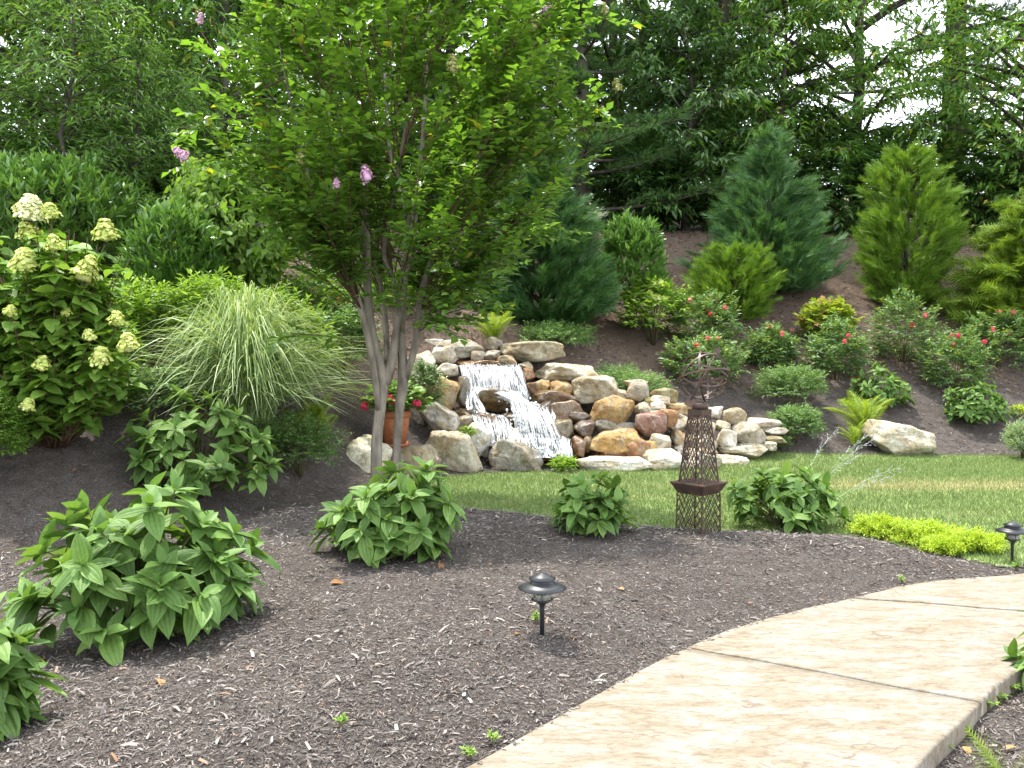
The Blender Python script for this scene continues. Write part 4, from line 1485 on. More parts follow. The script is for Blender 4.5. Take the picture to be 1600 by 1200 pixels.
# sedum mats
SED = 'lime green sedum clumps along the lawn edge'
for px, pb, wp, hp, sd, lab in ((1375, 838, 95, 36, 241, 'lime sedum clump nearest the viburnum with sage sprigs'), (1450, 852, 105, 38, 242, 'middle lime sedum clump between two others'),
                                (1520, 862, 105, 36, 243, 'lime sedum clump beside the black path light'), (1470, 866, 70, 20, 244, 'lowest lime sedum clump creeping onto the mulch')):
    bush('sedum', lab, 'ground cover', px, pb, wp, hp, SIMPLE2, .028, 1100, 9, 'sedum', sd, .1, .9, SED, inner=.2, lump=.6, ranked=False, stems=6)
# tufts
bush('pond_grass', 'small bright green tuft beside the pond slab', 'plant', 881, 738, 44, 26, NARROW, .09, 70, 6, 'limeshrub', 251, .08, 1.4, stems=4)
bush('stone_plant', 'small green plant growing in a crack beside the cascade', 'plant', 730, 690, 36, 20, SIMPLE, .035, 70, 6, 'limeshrub', 252, .07, .9, stems=4, base=P(730, 684, 10.75))
bush('stone_plant', 'small plant at the end of the stone wall', 'plant', 1222, 706, 42, 30, SIMPLE, .035, 110, 6, 'coton', 253, .08, .9, stems=4)
bush('lavender', 'grey green lavender cut off by the picture edge at the lawn', 'plant', 1600, 718, 80, 66, NARROW, .06, 420, 9, 'sage', 254, .2, 1.6, inner=.3, ranked=False, stems=20)
bush('stone_plant', 'bright yellow green seedling right of the compact viburnum', 'plant', 1592, 655, 34, 26, SIMPLE, .05, 50, 5, 'sedum', 255, .08, .9, stems=4)

# ------------------------------------------------------------------ ferns
def frond_mesh(n=20):
    V, F = [], []
    for k in range(n):
        t = .12 + .86 * k / n
        y = t
        z = .45 * math.sin(t * 2.1) * .6 - .35 * t * t * .5
        L = .26 * math.sin(math.pi * min(1, t * .85 + .1)) ** .8 + .015
        for sg in (-1, 1):
            i = len(V)
            V += [(0, y - .018, z), (0, y + .018, z), (sg * L * .6, y + .03 + L * .25, z - .02), (sg * L, y + .05 + L * .3, z - .05)]
            F += [(i, i + 1, i + 2), (i + 1, i + 3, i + 2)]
    for k in range(8):
        t0, t1 = k / 8, (k + 1) / 8
        i = len(V)
        f = lambda t: .45 * math.sin(t * 2.1) * .6 - .35 * t * t * .5
        V += [(-.008, t0, f(t0)), (.008, t0, f(t0)), (0.006, t1, f(t1)), (-.006, t1, f(t1))]
        F += [(i, i + 1, i + 2), (i, i + 2, i + 3)]
    return np.array(V), np.array(F)


FROND = frond_mesh()
for px, pb, sz, nf, lab, sd in ((490, 690, .55, 15, 'yellow green fern between the fountain grass and the flower pot', 1), (770, 536, .5, 14, 'yellow fern on top of the waterfall stones', 2),
                                (1352, 680, .62, 15, 'golden fern behind the lone boulder', 3), (1335, 700, .4, 9, 'small fern at the foot of the lone boulder', 4)):
    b = G(px, pb)
    rg2 = np.random.default_rng(sd + 60)
    t = thing('fern', lab, 'fern', b, 'golden ferns')
    az = np.arange(nf) * 2.4 + rg2.normal(0, .2, nf)
    el = rg2.uniform(.5, 1.2, nf)
    d = np.stack([np.cos(az) * np.cos(el), np.sin(az) * np.cos(el), np.sin(el)], -1)
    inst('frond', t, [FROND], np.zeros((nf, 3)), frames(d, np.tile([0, 0, 1.0], (nf, 1)) + rg2.normal(0, .15, (nf, 3))), sz * rg2.uniform(.7, 1.1, nf), M['fern'])

# ------------------------------------------------------------------ fountain grass (miscanthus)
rg = np.random.default_rng(31)
mb = G(385, 662)
t = thing('fountain_grass', 'big arching fountain grass with pale striped blades', 'grass plant', mb)
msc = mb.y / FPX
n, seg = 3000, 9
az = rg.uniform(0, 2 * np.pi, n)
reach = np.abs(rg.normal(.72, .36, n)) * 165 * msc
hgt = rg.uniform(.35, 1.08, n) * 205 * msc * np.clip(1.1 - .35 * reach / (165 * msc), .5, 1)
b0 = rg.normal(0, .09, (n, 2))
out = np.stack([np.cos(az), np.sin(az)], -1)
tt = np.linspace(0, 1, seg)
hor = (tt ** 1.25)[None] * reach[:, None]
zz = hgt[:, None] * (np.sin(np.minimum(tt * rg.uniform(1.6, 2.85, n)[:, None], 3.0)))
pts = np.stack([b0[:, :1] + out[:, :1] * hor, b0[:, 1:] + out[:, 1:] * hor, np.maximum(zz, .0)], -1)
wid = rg.uniform(.0035, .0065, n)[:, None] * np.array([.7, 1, 1, 1, 1, .9, .75, .5, .08])[None]
sd = np.stack([-out[:, 1], out[:, 0], rg.normal(0, .3, n)], -1)
A, B = pts - sd[:, None] * wid[..., None], pts + sd[:, None] * wid[..., None]
V = np.stack([A, B], 2).reshape(n, seg * 2, 3)
f = []
for k in range(seg - 1):
    a = 2 * k
    f += [(a, a + 1, a + 3), (a, a + 3, a + 2)]
F = np.array(f)[None] + (np.arange(n) * seg * 2)[:, None, None]
part('blades', (V.reshape(-1, 3), F.reshape(-1, 3)), M['miscan'], t, True, 'stuff')

# ------------------------------------------------------------------ panicle hydrangea
def panicle(rg, L, wd, mat, n=150):
    z = rg.random(n) ** .8
    a = rg.uniform(0, 2 * np.pi, n)
    r = wd * (1 - .7 * z ** 1.5) * rg.uniform(.7, 1.1, n) * (1 + .18 * np.sin(a * 3 + z * 9))
    p = np.stack([r * np.cos(a), r * np.sin(a), z * L], -1)
    nrm = norm(np.stack([np.cos(a), np.sin(a), .5 + z], -1) + rg.normal(0, .3, (n, 3)))
    R = frames(np.cross(nrm, rg.normal(size=(n, 3))), nrm)
    core = lathe([(0, -.02), (wd * .6, .0), (wd * .5, L * .5), (wd * .25, L * .8), (0, L * .9)], 10)
    return np_mesh('flower_head', *join([bake(PETAL, p, R, rg.uniform(.018, .03, n) * (wd / .07) ** .5), core]), M[mat])


rg = np.random.default_rng(41)
hb = G(85, 692)
hs = hb.y / FPX
t = thing('panicle_hydrangea', 'tall hydrangea with lime and cream cone flower heads', 'shrub', hb)
heads_px = [(45, 320, 'panicle_w', 1.5), (48, 350, 'panicle', 1.1), (80, 318, 'panicle', .9), (165, 352, 'panicle', 1.25), (40, 400, 'panicle', 1.3), (130, 415, 'panicle', 1.25), (85, 367, 'panicle', .8), (138, 398, 'panicle', .8),
            (182, 485, 'panicle', .8), (202, 525, 'panicle', 1.0), (160, 545, 'panicle', 1.0), (66, 555, 'panicle', .8), (140, 508, 'panicle', .6), (42, 618, 'panicle', .7), (-40, 340, 'panicle', 1.2), (-70, 430, 'panicle', 1.2),
            (105, 470, 'panicle', .5), (15, 470, 'panicle', .6)]
stems, LS, LD, LL = [], [], [], []
tips = []
for px, py, mt, k in heads_px:
    Yd = hb.y + (rg.uniform(-.8, -.55) if py > 360 else -.2)
    q = np.array(P(px, py + 22, Yd) - hb)
    tips.append((q, mt, k))
for i in range(120):
    q = np.array([rg.uniform(-150, 130) * hs, rg.uniform(-.6, .45), rg.uniform(50, 345) * hs])
    tips.append((q, None, 0))
hp, hd, hss, hu = [], [], [], []
for q, mt, k in tips:
    st = bez((q[0] * .15, q[1] * .15, -.03), (q[0] * .6, q[1] * .6, q[2] * .6), q, 14)
    stems.append(tube(st, np.linspace(.009, .004, 14), 5))
    L = np.linalg.norm(q)
    nn = max(3, int(L / .075))
    for j in range(nn):
        f = .25 + .74 * (j + .5) / nn
        p0 = st[min(13, int(f * 13))] + rg.normal(0, .01, 3)
        a = (j % 2) * np.pi / 2 + rg.normal(0, .3)
        for sg in (0, np.pi):
            dv = np.array([math.cos(a + sg), math.sin(a + sg), rg.uniform(-.3, .3)])
            hp.append(p0)
            hd.append(dv + np.array([0, 0, -.25 + .35 * rg.random()]))
            hss.append(.165 * rg.uniform(.65, 1.1) * (1 - .35 * (j == nn - 1)))
            hu.append(np.array([0, 0, 1]) + rg.normal(0, .3, 3))
    if mt:
        me = panicle(rg, .13 * k, .082 * k, mt, int(210 * k))
        o = mobj('flower_head', me, t)
        o.location = q
        o.rotation_euler = (rg.normal(0, .2), rg.normal(0, .2), 0)
part('stems', join(stems), M['redstem'], t)
foliage(t, [HYD], np.array(hp), frames(np.array(hd), np.array(hu)), np.array(hss), M['hyd'], 300, imat=M['hydvein'])

# ------------------------------------------------------------------ crepe myrtle
rg = np.random.default_rng(51)
CB = 8.75
cx, cy = flat(604, 775)
cb = Vector((P(604, 770, CB).x, CB, 0))
cb.z = H(cb.x, cb.y)
t = thing('crepe_myrtle', 'multi stemmed crepe myrtle with smooth grey brown trunks and lilac flowers', 'tree', cb)


def cpx(px, py, dy=0.0):
    return np.array(P(px, py, CB + dy) - cb)


cs = CB / FPX
TR = [
    [(590, 790, 0, 9), (588, 700, 0, 8.5), (594, 640, 0, 8.5), (598, 590, .02, 10), (584, 540, 0, 8), (575, 470, -.03, 7), (573, 380, -.05, 6), (566, 280, -.1, 5), (555, 170, -.2, 3.5), (548, 40, -.3, 2)],
    [(602, 600, .03, 8.5), (612, 565, .03, 7.5), (622, 500, .08, 6.5), (632, 420, .15, 6), (648, 340, .2, 5), (660, 230, .25, 4), (668, 90, .3, 2.5), (672, -40, .35, 1.6)],
    [(620, 790, .12, 7.5), (619, 720, .12, 7), (624, 640, .12, 7.5), (630, 588, .12, 8.5), (627, 520, .15, 6.5), (632, 440, .2, 5.5), (640, 360, .25, 5), (610, 240, .3, 3.5), (600, 100, .4, 2)],
    [(632, 592, .12, 7), (645, 555, .1, 6), (655, 500, .08, 5.5), (664, 440, .05, 5), (690, 360, 0, 4.5), (730, 250, -.1, 3.5), (775, 120, -.2, 2.2), (800, 20, -.2, 1.4)],
    [(592, 640, -.02, 6), (578, 540, -.1, 5.5), (560, 470, -.2, 5), (535, 410, -.3, 4.5), (505, 350, -.4, 4), (478, 260, -.4, 2.4), (450, 140, -.3, 1.3), (430, 30, -.3, .8)],
    [(606, 575, .05, 5), (600, 480, .3, 4.5), (585, 400, .5, 4), (560, 310, .7, 3), (530, 190, .85, 2.2), (510, 60, 1.0, 1.5)],
    [(630, 520, .15, 4.5), (615, 440, -.1, 4), (600, 390, -.3, 3.5), (620, 280, -.6, 3), (640, 150, -.8, 2.2), (650, 20, -1.0, 1.4)],
    [(650, 520, .1, 4), (662, 430, .4, 3.6), (700, 330, .7, 3), (745, 220, .9, 2.4), (780, 90, 1.1, 1.5)],
]
axes = []
for tr in TR:
    pts = smooth_path([cpx(a, b, c) for a, b, c, r in tr], 26)
    rad = np.interp(np.linspace(0, len(tr) - 1, 26), np.arange(len(tr)), [r for *_, r in tr]) * cs
    rad = rad * (1 + .06 * np.sin(np.linspace(0, 17, 26) + len(axes)))
    part('trunk', tube(pts, rad, 9), M['crepebark'], t)
    axes.append(pts)
allax = np.concatenate(axes)
branches, tws, twd, twl = [], [], [], []


def crepe_branch(start, end, r0, ntw, lift=.25):
    m = start + (end - start) * .45 + np.array([0, 0, lift * np.linalg.norm(end - start) * .3]) + rg.normal(0, .05, 3)
    st = bez(start, m, end, 9)
    branches.append(tube(st, np.linspace(r0, .0025, 9), 5))
    dirs = np.gradient(st, axis=0)
    for j in range(ntw):
        f = .3 + .7 * (j + rg.random()) / ntw
        i = min(8, int(f * 8))
        d0 = norm(dirs[i][None])[0]
        rv = norm(np.cross(d0, rg.normal(size=3))[None])[0]
        dv = norm((d0 * .75 + rv * .6 + np.array([0, 0, .22]))[None])[0]
        tws.append(st[i])
        twd.append(dv)
        twl.append(rg.uniform(.22, .5))
    tws.append(st[5])
    twd.append(norm((end - st[5])[None])[0])
    twl.append(np.linalg.norm(end - st[5]) * 1.1)


ctr = np.array([P(640, 300, CB).x - cb.x, 0, 0])
zs_r = ([1.75, 2.1, 2.6, 3.2, 4.0, 4.8, 5.6], [.6, 1.15, 1.55, 1.8, 1.9, 1.75, 1.2])
for i in range(175):
    z = rg.uniform(2.15, 5.5)
    az = i * 2.39996 + rg.normal(0, .2)
    rmax = np.interp(z, *zs_r)
    r = rmax * rg.uniform(.35, 1.0) ** .6
    end = ctr + np.array([math.cos(az) * r, math.sin(az) * r * .85, z])
    want = np.array([ctr[0] + math.cos(az) * r * .4, math.sin(az) * r * .35, z - r * .75 - .35])
    want[2] = max(1.75, want[2])
    start = allax[np.argmin(((allax - want) ** 2).sum(1))]
    crepe_branch(start, end, .008, 10)
for a, b, c, s0 in ((770, 470, -.25, (655, 500)), (735, 500, -.3, (655, 500)), (705, 455, -.45, (650, 470)), (745, 420, -.1, (664, 440)), (690, 500, -.3, (650, 520)), (800, 400, .1, (690, 360)), (830, 345, .1, (690, 360)), (850, 330, -.3, (690, 360)),
                    (430, 350, -.4, (505, 350)), (395, 320, -.5, (505, 350)), (470, 330, -.7, (535, 410)), (440, 520, -.5, (578, 540)), (520, 345, -.8, (560, 470)), (360, 270, -.3, (470, 260)), (300, 250, -.2, (470, 260)), (280, 210, -.1, (430, 140)),
                    (880, 190, .1, (730, 250)), (940, 170, 0, (775, 120)), (900, 60, -.2, (775, 120)), (945, 20, -.2, (775, 120)), (600, 470, -.5, (600, 480))):
    start = allax[np.argmin(((allax - cpx(*s0)) ** 2).sum(1))]
    crepe_branch(start, cpx(a, b, c), .008, 6, .1)
part('branches', join(branches), M['redstem'], t)
tw_t = [tube([s, s + d * l * .5 - np.array([0, 0, .03 * l]), s + d * l - np.array([0, 0, .12 * l])], [.0028, .002, .0012], 3, False) for s, d, l in zip(tws, twd, twl)]
part('twigs', join(tw_t), M['redstem'], t)
pos, R, sc = twig_leaves(np.array(tws), np.array(twd), np.array(twl), 11, .118, 511, 1.05, .1, .12, True, .08, .22, .25)
foliage(t, [OV], pos, R, sc, M['crepe'], 300)
for a, b, c, k, mt in ((575, 268, -1.3, 1.0, 'pink'), (527, 284, -1.25, .6, 'pink'), (290, 236, -.8, 1.0, 'pink'), (312, 28, -.2, .7, 'pink'), (852, 12, -.2, .9, 'pink'), (470, 245, -1.2, .7, 'seed'),
                       (707, 98, -1.45, 1.0, 'seed'), (835, 35, -.4, 1.0, 'seed'), (945, 12, -.2, .7, 'seed'), (965, 130, -.1, .8, 'seed'), (940, 170, 0, .5, 'seed')):
    me = panicle(rg, .13 * k, .05 * k, mt, int(110 * k))
    o = mobj('flower_head', me, t)
    o.location = cpx(a, b + 12 * k, c)
    o.rotation_euler = (rg.normal(0, .3), rg.normal(0, .3), 0)
    branches2 = tube(bez(cpx(a + 14 * rg.normal(), b + 50, c + .35), cpx(a, b + 40, c + .08), cpx(a, b + 12 * k, c), 6), np.linspace(.004, .002, 6), 4)
    part('flower_stalk', branches2, M['redstem'], t)

# ------------------------------------------------------------------ conifers of the garden
def conifer(name, label, px, pyb, wpx, hpx, T, n, spray, mat, seed, prof, outw=.6, upw=.8, inner=.45, group=None, jag=.2, base=None):
    rg = np.random.default_rng(seed)
    b = base if base is not None else G(px, pyb)
    s = b.y / FPX
    w, h = wpx * s / 2, hpx * s
    t = thing(name, label, 'tree', b, group)
    part('trunk', tube([(0, 0, -.05), (0, 0, h * .5), (0, 0, h * .93)], [h * .022, h * .013, .006], 8), M['bark'], t)
    # branches, each a cluster of sprays
    nb = int(n / 26)
    z = (1 - np.sqrt(rg.random(nb) * (1 - .0))) if prof == 'cone' else rg.random(nb)
    zz = z * .97
    if prof == 'cone':
        rad = (1 - zz) ** .8 * np.minimum(1, .62 + zz * 3.5)
    else:
        rad = np.sin(np.pi * (zz * .8 + .14) ** .85) ** .65
    rad = np.maximum(rad, .04)
    az = rg.uniform(0, 2 * np.pi, nb)
    jagv = 1 + jag * rg.normal(size=nb)
    tip = np.stack([np.cos(az) * rad * w * jagv, np.sin(az) * rad * w * jagv, zz * h + .06 * h * (1 - zz)], -1)
    outv = np.stack([np.cos(az), np.sin(az), 0 * az], -1)
    root = np.stack([0 * az, 0 * az, np.maximum(tip[:, 2] - upw * rad * w * .8, .05)], -1)
    P_, D_, U_, S_ = [], [], [], []
    for k in range(26):
        f = inner + (1 - inner) * rg.random(nb) ** .6
        p = root + (tip - root) * f[:, None] + rg.normal(0, .05 * w, (nb, 3)) * np.array([1, 1, .8])
        d = norm(tip - root) * .6 + outv * outw * rg.uniform(.4, 1.2, nb)[:, None] + np.array([0, 0, 1]) * (upw * rg.uniform(.3, 1.2, nb))[:, None] + rg.normal(0, .35, (nb, 3))
        P_.append(p - norm(d) * spray * .4)
        D_.append(d)
        U_.append(outv * .7 + np.array([0, 0, .5]) + rg.normal(0, .5, (nb, 3)))
        S_.append(spray * rg.uniform(.55, 1.2, nb))
    p, d, u, sc = map(np.concatenate, (P_, D_, U_, S_))
    p[:, 2] = np.maximum(p[:, 2], .02)
    for k in range(2):                      # long shoots that break the outline
        P_ = tip - outv * spray * .3
        dd = norm(tip - root) * .5 + outv * outw + np.array([0, 0, 1]) * upw * .6 + rg.normal(0, .22, (nb, 3))
        p = np.vstack([p, P_])
        d = np.vstack([d, dd])
        u = np.vstack([u, outv * .5 + np.array([0, 0, .6]) + rg.normal(0, .4, (nb, 3))])
        sc = np.concatenate([sc, spray * rg.uniform(1.0, 1.6, nb)])
    p[:, 2] = np.maximum(p[:, 2], .02)
    top = 14
    p = np.vstack([p, np.stack([rg.normal(0, .02, top), rg.normal(0, .02, top), np.linspace(.86, .98, top) * h], -1)])
    d = np.vstack([d, np.stack([rg.normal(0, .35, top), rg.normal(0, .35, top), np.ones(top)], -1)])
    u = np.vstack([u, rg.normal(size=(top, 3))])
    sc = np.concatenate([sc, np.full(top, spray * .7)])
    lim = tip[::3]
    part('branches', join([tube([root[i], tip[i] * .9 + root[i] * .1], [.012, .004], 4, False) for i in range(0, nb, 3)]), M['bark'], t)
    part('crown', bake(T, p, frames(d, u), sc), M[mat], t, False, 'stuff')
    return t


conifer('leyland_cypress', 'big dark green cypress right behind the waterfall stones', 848, 515, 205, 300, FEATHER, 8500, .26, 'leyland', 301, 'cone', .55, .6)
conifer('leyland_cypress', 'blue green cypress on the bare bank behind the small golden cypress', 1200, 462, 185, 262, FEATHER, 8500, .26, 'leyblue', 302, 'cone', .65, .55, jag=.25)
conifer('golden_cypress', 'small round golden green cypress between the roses and the blue green cypress', 1148, 503, 125, 122, FEATHER, 5500, .16, 'arbor', 303, 'oval', .55, .6)
conifer('arborvitae', 'tall columnar yellow green arborvitae standing alone on the bank', 1415, 482, 128, 246, FEATHER, 8000, .2, 'arbor', 304, 'oval', .5, .6)
conifer('golden_hemlock', 'golden hemlock with drooping layered boughs at the picture edge', 1612, 530, 215, 268, FEATHER_W, 6000, .27, 'hemlock', 305, 'cone', 1.0, .1, jag=.25)

# ------------------------------------------------------------------ trees
def broadleaf(name, label, x, y, h, cw, z0, T, leaf, mat, seed, limbs=36, tws_=9, nleaf=18, trunk_r=.12, droop=.55, bark='bark', group=None, shift=(0, 0), tier=1.0, side=None, flatv=.25):
    rg = np.random.default_rng(seed)
    b = Vector((x, y, H(x, y)))
    t = thing(name, label, 'tree', b, group)
    n = 9
    tp = np.stack([np.cumsum(rg.normal(0, .05, n)) + np.linspace(0, shift[0], n), np.cumsum(rg.normal(0, .05, n)) + np.linspace(0, shift[1], n), np.linspace(-.1, h * .93, n)], -1)
    part('trunk', tube(tp, np.linspace(trunk_r, .02, n) * (1 + .1 * rg.random(n)), 9), M[bark], t)
    br, S, D, L = [], [], [], []
    for i in range(limbs):
        f = (i + rg.random()) / limbs
        z = z0 + (h - z0) * f
        az = i * 2.39996 + rg.normal(0, .3)
        prof = math.sin(math.pi * (.12 + .8 * f)) ** .6
        ln = cw * prof * rg.uniform(.65, 1.12)
        sz = max(.3, z - ln * rg.uniform(.15, .45))
        s0 = np.array([np.interp(sz, tp[:, 2], tp[:, 0]), np.interp(sz, tp[:, 2], tp[:, 1]), sz])
        end = np.array([s0[0] + math.cos(az) * ln, s0[1] + math.sin(az) * ln, z])
        m = (s0 + end) / 2 + np.array([0, 0, ln * .16])
        st = bez(s0, m, end, 8)
        br.append(tube(st, np.linspace(trunk_r * .35, .008, 8), 5, False))
        dr = np.gradient(st, axis=0)
        for j in range(tws_):
            g = .22 + .78 * (j + rg.random()) / tws_
            k = min(7, int(g * 7))
            d0 = norm(dr[k][None])[0]
            sdv = norm(np.cross(d0, [0, 0, 1.0])[None])[0] * (1 if j % 2 else -1)
            dv = d0 * rg.uniform(.4, .9) + sdv * rg.uniform(.4, 1.0) + np.array([0, 0, rg.normal(.05, flatv)])
            S.append(st[k])
            D.append(dv)
            L.append(ln * rg.uniform(.22, .48))
        S.append(st[5])
        D.append(end - st[5])
        L.append(np.linalg.norm(end - st[5]) * 1.25)
    S, D, L = np.array(S), norm(np.array(D)), np.array(L)
    br += [tube([s, s + d * l * .6 - np.array([0, 0, .05 * l]), s + d * l - np.array([0, 0, .2 * l])], [.009, .006, .003], 3, False) for s, d, l in zip(S, D, L)]
    part('branches', join(br), M[bark], t)
    pos, R, sc = twig_leaves(S, D, L, nleaf, leaf, seed + 9, 1.0, droop, .2, True, .05, .45, .4)
    pos = pos + rg.normal(0, .06, pos.shape)
    ps = [bake(q, pos[j::len(T)], R[j::len(T)], sc[j::len(T)]) for j, q in enumerate(T)] if isinstance(T, list) else [bake(T, pos, R, sc)]
    part('crown', join(ps), M[mat], t, True, 'stuff')
    return t


def pine(name, label, x, y, h, cw, z0, mat, seed, limbs=34, tws_=11, ntuft=12, trunk_r=.18, group=None, length=.17):
    rg = np.random.default_rng(seed)
    b = Vector((x, y, H(x, y)))
    t = thing(name, label, 'tree', b, group)
    part('trunk', tube([(0, 0, -.1), (.05, 0, h * .5), (0, 0, h)], [trunk_r, trunk_r * .7, .03], 9), M['bark'], t)
    br, S, D, L = [], [], [], []
    for i in range(limbs):
        f = (i + rg.random()) / limbs
        z = z0 + (h - z0) * f
        az = i * 2.39996 + rg.normal(0, .3)
        ln = cw * (1.02 - .72 * f) * rg.uniform(.65, 1.1)
        s0 = np.array([0, 0, z])
        end = np.array([math.cos(az) * ln, math.sin(az) * ln, z + ln * rg.uniform(-.08, .22)])
        st = bez(s0, (s0 + end) / 2 + np.array([0, 0, -.08 * ln]), end, 8)
        br.append(tube(st, np.linspace(trunk_r * .3, .01, 8), 5, False))
        dr = np.gradient(st, axis=0)
        for j in range(tws_):
            g = .3 + .7 * (j + rg.random()) / tws_
            k = min(7, int(g * 7))
            d0 = norm(dr[k][None])[0]
            sdv = norm(np.cross(d0, [0, 0, 1.0])[None])[0] * (1 if j % 2 else -1)
            S.append(st[k])
            D.append(d0 * .7 + sdv * rg.uniform(.3, .9) + np.array([0, 0, rg.uniform(0, .35)]))
            L.append(ln * rg.uniform(.14, .32))
    S, D, L = np.array(S), norm(np.array(D)), np.array(L)
    br += [tube([s, s + d * l], [.01, .004], 3, False) for s, d, l in zip(S, D, L)]
    part('branches', join(br), M['bark'], t)
    pos, R, sc = twig_leaves(S, D, L, ntuft, length, seed + 3, .7, -.2, 0, False, .2, .4, .6)
    part('crown', bake(TUFT, pos, R, sc), M[mat], t, False, 'stuff')
    return t


def at(px, Yd):
    return (px - 800) / FPX * Yd


WG = 'woodland trees behind the garden'
# left side woodland
broadleaf('cherry_tree', 'wild cherry with slender grey trunk and hanging leaves behind the laurel', at(128, 16.5), 16.5, 9.0, 3.5, .6, LEAN, .21, 'wood1', 401, 66, 11, 22, .11, bark='bark2', group=WG)
broadleaf('cherry_tree', 'leaning cherry with arching branches behind the lilac crepe flowers', at(345, 17.5), 17.5, 8.8, 3.3, .5, LEAN, .21, 'wood1', 402, 62, 11, 22, .1, bark='bark2', group=WG, shift=(.8, 0))
broadleaf('woodland_tree', 'broad leaved tree at the left end of the woodland', at(-120, 15), 15, 9.5, 3.2, .5, [SIMPLE2, NARROW], .2, 'wood2', 403, 54, 11, 19, .13, group=WG)
broadleaf('woodland_tree', 'dark broad leaved tree hidden behind the crepe myrtle crown', at(520, 20), 20, 11, 3.6, .5, SIMPLE2, .26, 'wood3', 404, 54, 10, 17, .15, group=WG)
broadleaf('woodland_tree', 'tall dark tree straight behind the crepe myrtle stems', at(700, 21), 21, 11.5, 3.6, .5, SIMPLE2, .26, 'wood3', 405, 54, 10, 17, .16, group=WG)
broadleaf('sumac_sapling', 'bright green sapling with feathery leaves between the laurels', at(120, 12.6), 12.6, 3.9, 1.3, .4, NARROW, .14, 'sapling', 406, 40, 9, 18, .03, group=WG, droop=.35)
broadleaf('sumac_sapling', 'feathery sapling rising behind the second laurel', at(215, 13.4), 13.4, 3.2, 1.1, .3, NARROW, .13, 'sapling', 407, 34, 9, 18, .03, group=WG, droop=.35)
dg = G(385, 478)
broadleaf('weeping_dogwood', 'light green drooping dogwood behind the fountain grass', dg.x, dg.y, 230 * dg.y / FPX, 112 * dg.y / FPX, .35, [SIMPLE, BROAD], .1, 'dogwood', 408, 46, 9, 18, .04, 1.3, 'bark2')
# middle
pine('white_pine', 'soft needled white pine behind the dark cypress', at(905, 18.8), 18.8, 7.0, 2.5, .4, 'pine', 411, 52, 12, 15, .14, WG, .2)
broadleaf('woodland_tree', 'maple like tree between the two white pines', at(965, 22), 22, 11, 3.3, 1.0, [LOBED, SIMPLE2, SIMPLE2], .25, 'wood2', 412, 54, 10, 15, .16, group=WG)
pine('white_pine', 'tall light green white pine with long boughs over the bare bank', at(1120, 21.5), 21.5, 12, 2.8, 1.2, 'pine', 413, 58, 12, 14, .2, WG, .22)
broadleaf('woodland_tree', 'low dark tree at the upper edge of the bare bank', at(1075, 19.6), 19.6, 4.6, 2.0, .2, SIMPLE2, .2, 'wood3', 414, 46, 9, 18, .09, group=WG)
# right
broadleaf('cherry_tree', 'wide spreading cherry above the columnar arborvitae', at(1325, 20.4), 20.4, 9.2, 3.4, 2.2, LEAN, .22, 'wood1', 421, 50, 10, 17, .15, group=WG)
pine('white_pine', 'dark white pine with thick trunk and open horizontal boughs', at(1478, 23.5), 23.5, 12.5, 3.2, 3.4, 'pinedark', 422, 36, 11, 13, .32, WG, .26)
broadleaf('cherry_tree', 'cherry with hanging leaves behind the golden hemlock', at(1590, 19.5), 19.5, 5.6, 3.0, .5, LEAN, .21, 'wood1', 423, 52, 11, 18, .13, group=WG)
broadleaf('woodland_tree', 'bushy bright tree behind the blue green cypress', at(1222, 19.8), 19.8, 5.2, 2.0, .5, [SIMPLE2, NARROW], .2, 'wood2', 424, 46, 9, 18, .1, group=WG)
pine('white_pine', 'white pine at the right end of the woodland', at(1660, 24), 24, 13, 3.4, 4.0, 'pinedark', 425, 36, 11, 13, .3, WG, .26)
# understorey along the top of the bank
UG = 'dark understorey shrubs along the woodland edge'
for i, px in enumerate((1010, 1130, 1255, 1330, 1390, 1480, 1560, 1650)):
    x, y = at(px, 19.6 + .5 * (i % 3)), 19.6 + .5 * (i % 3)
    bush('understorey_shrub', 'dark leafy understorey shrub ' + ('behind the rounded cherry laurel', 'left of the blue green cypress top', 'right behind the blue green cypress', 'between blue green cypress and columnar arborvitae', 'directly behind the columnar arborvitae', 'right of the columnar arborvitae', 'left of the golden hemlock', 'behind the golden hemlock')[i], 'shrub', 0, 0, 0, 0, [SIMPLE2], .2, 400, 11, 'wood3', 430 + i, .5, .4, UG, base=Vector((x, y, H(x, y))), w=1.45 + .2 * (i % 2), h=2.2 + .6 * ((i * 7) % 3) / 2, stems=8, low=-1)
for i, (px, yd) in enumerate(((430, 17.5), (560, 18), (700, 18), (20, 13.5), (300, 15.8), (160, 14.8), (800, 19.5))):
    bush('understorey_shrub', 'dark leafy undergrowth shrub ' + ('behind the weeping dogwood', 'behind the crepe myrtle lower crown', 'between crepe myrtle and dark cypress', 'behind the broad cherry laurel', 'under the leaning cherry', 'under the wild cherry', 'behind the dark cypress')[i], 'shrub', 0, 0, 0, 0, [SIMPLE2], .2, 400, 11, 'wood3', 440 + i, .5, .4, 'dark understorey shrubs left of the pines', base=Vector((at(px, yd), yd, H(at(px, yd), yd))), w=1.6, h=2.3, stems=8, low=-1)
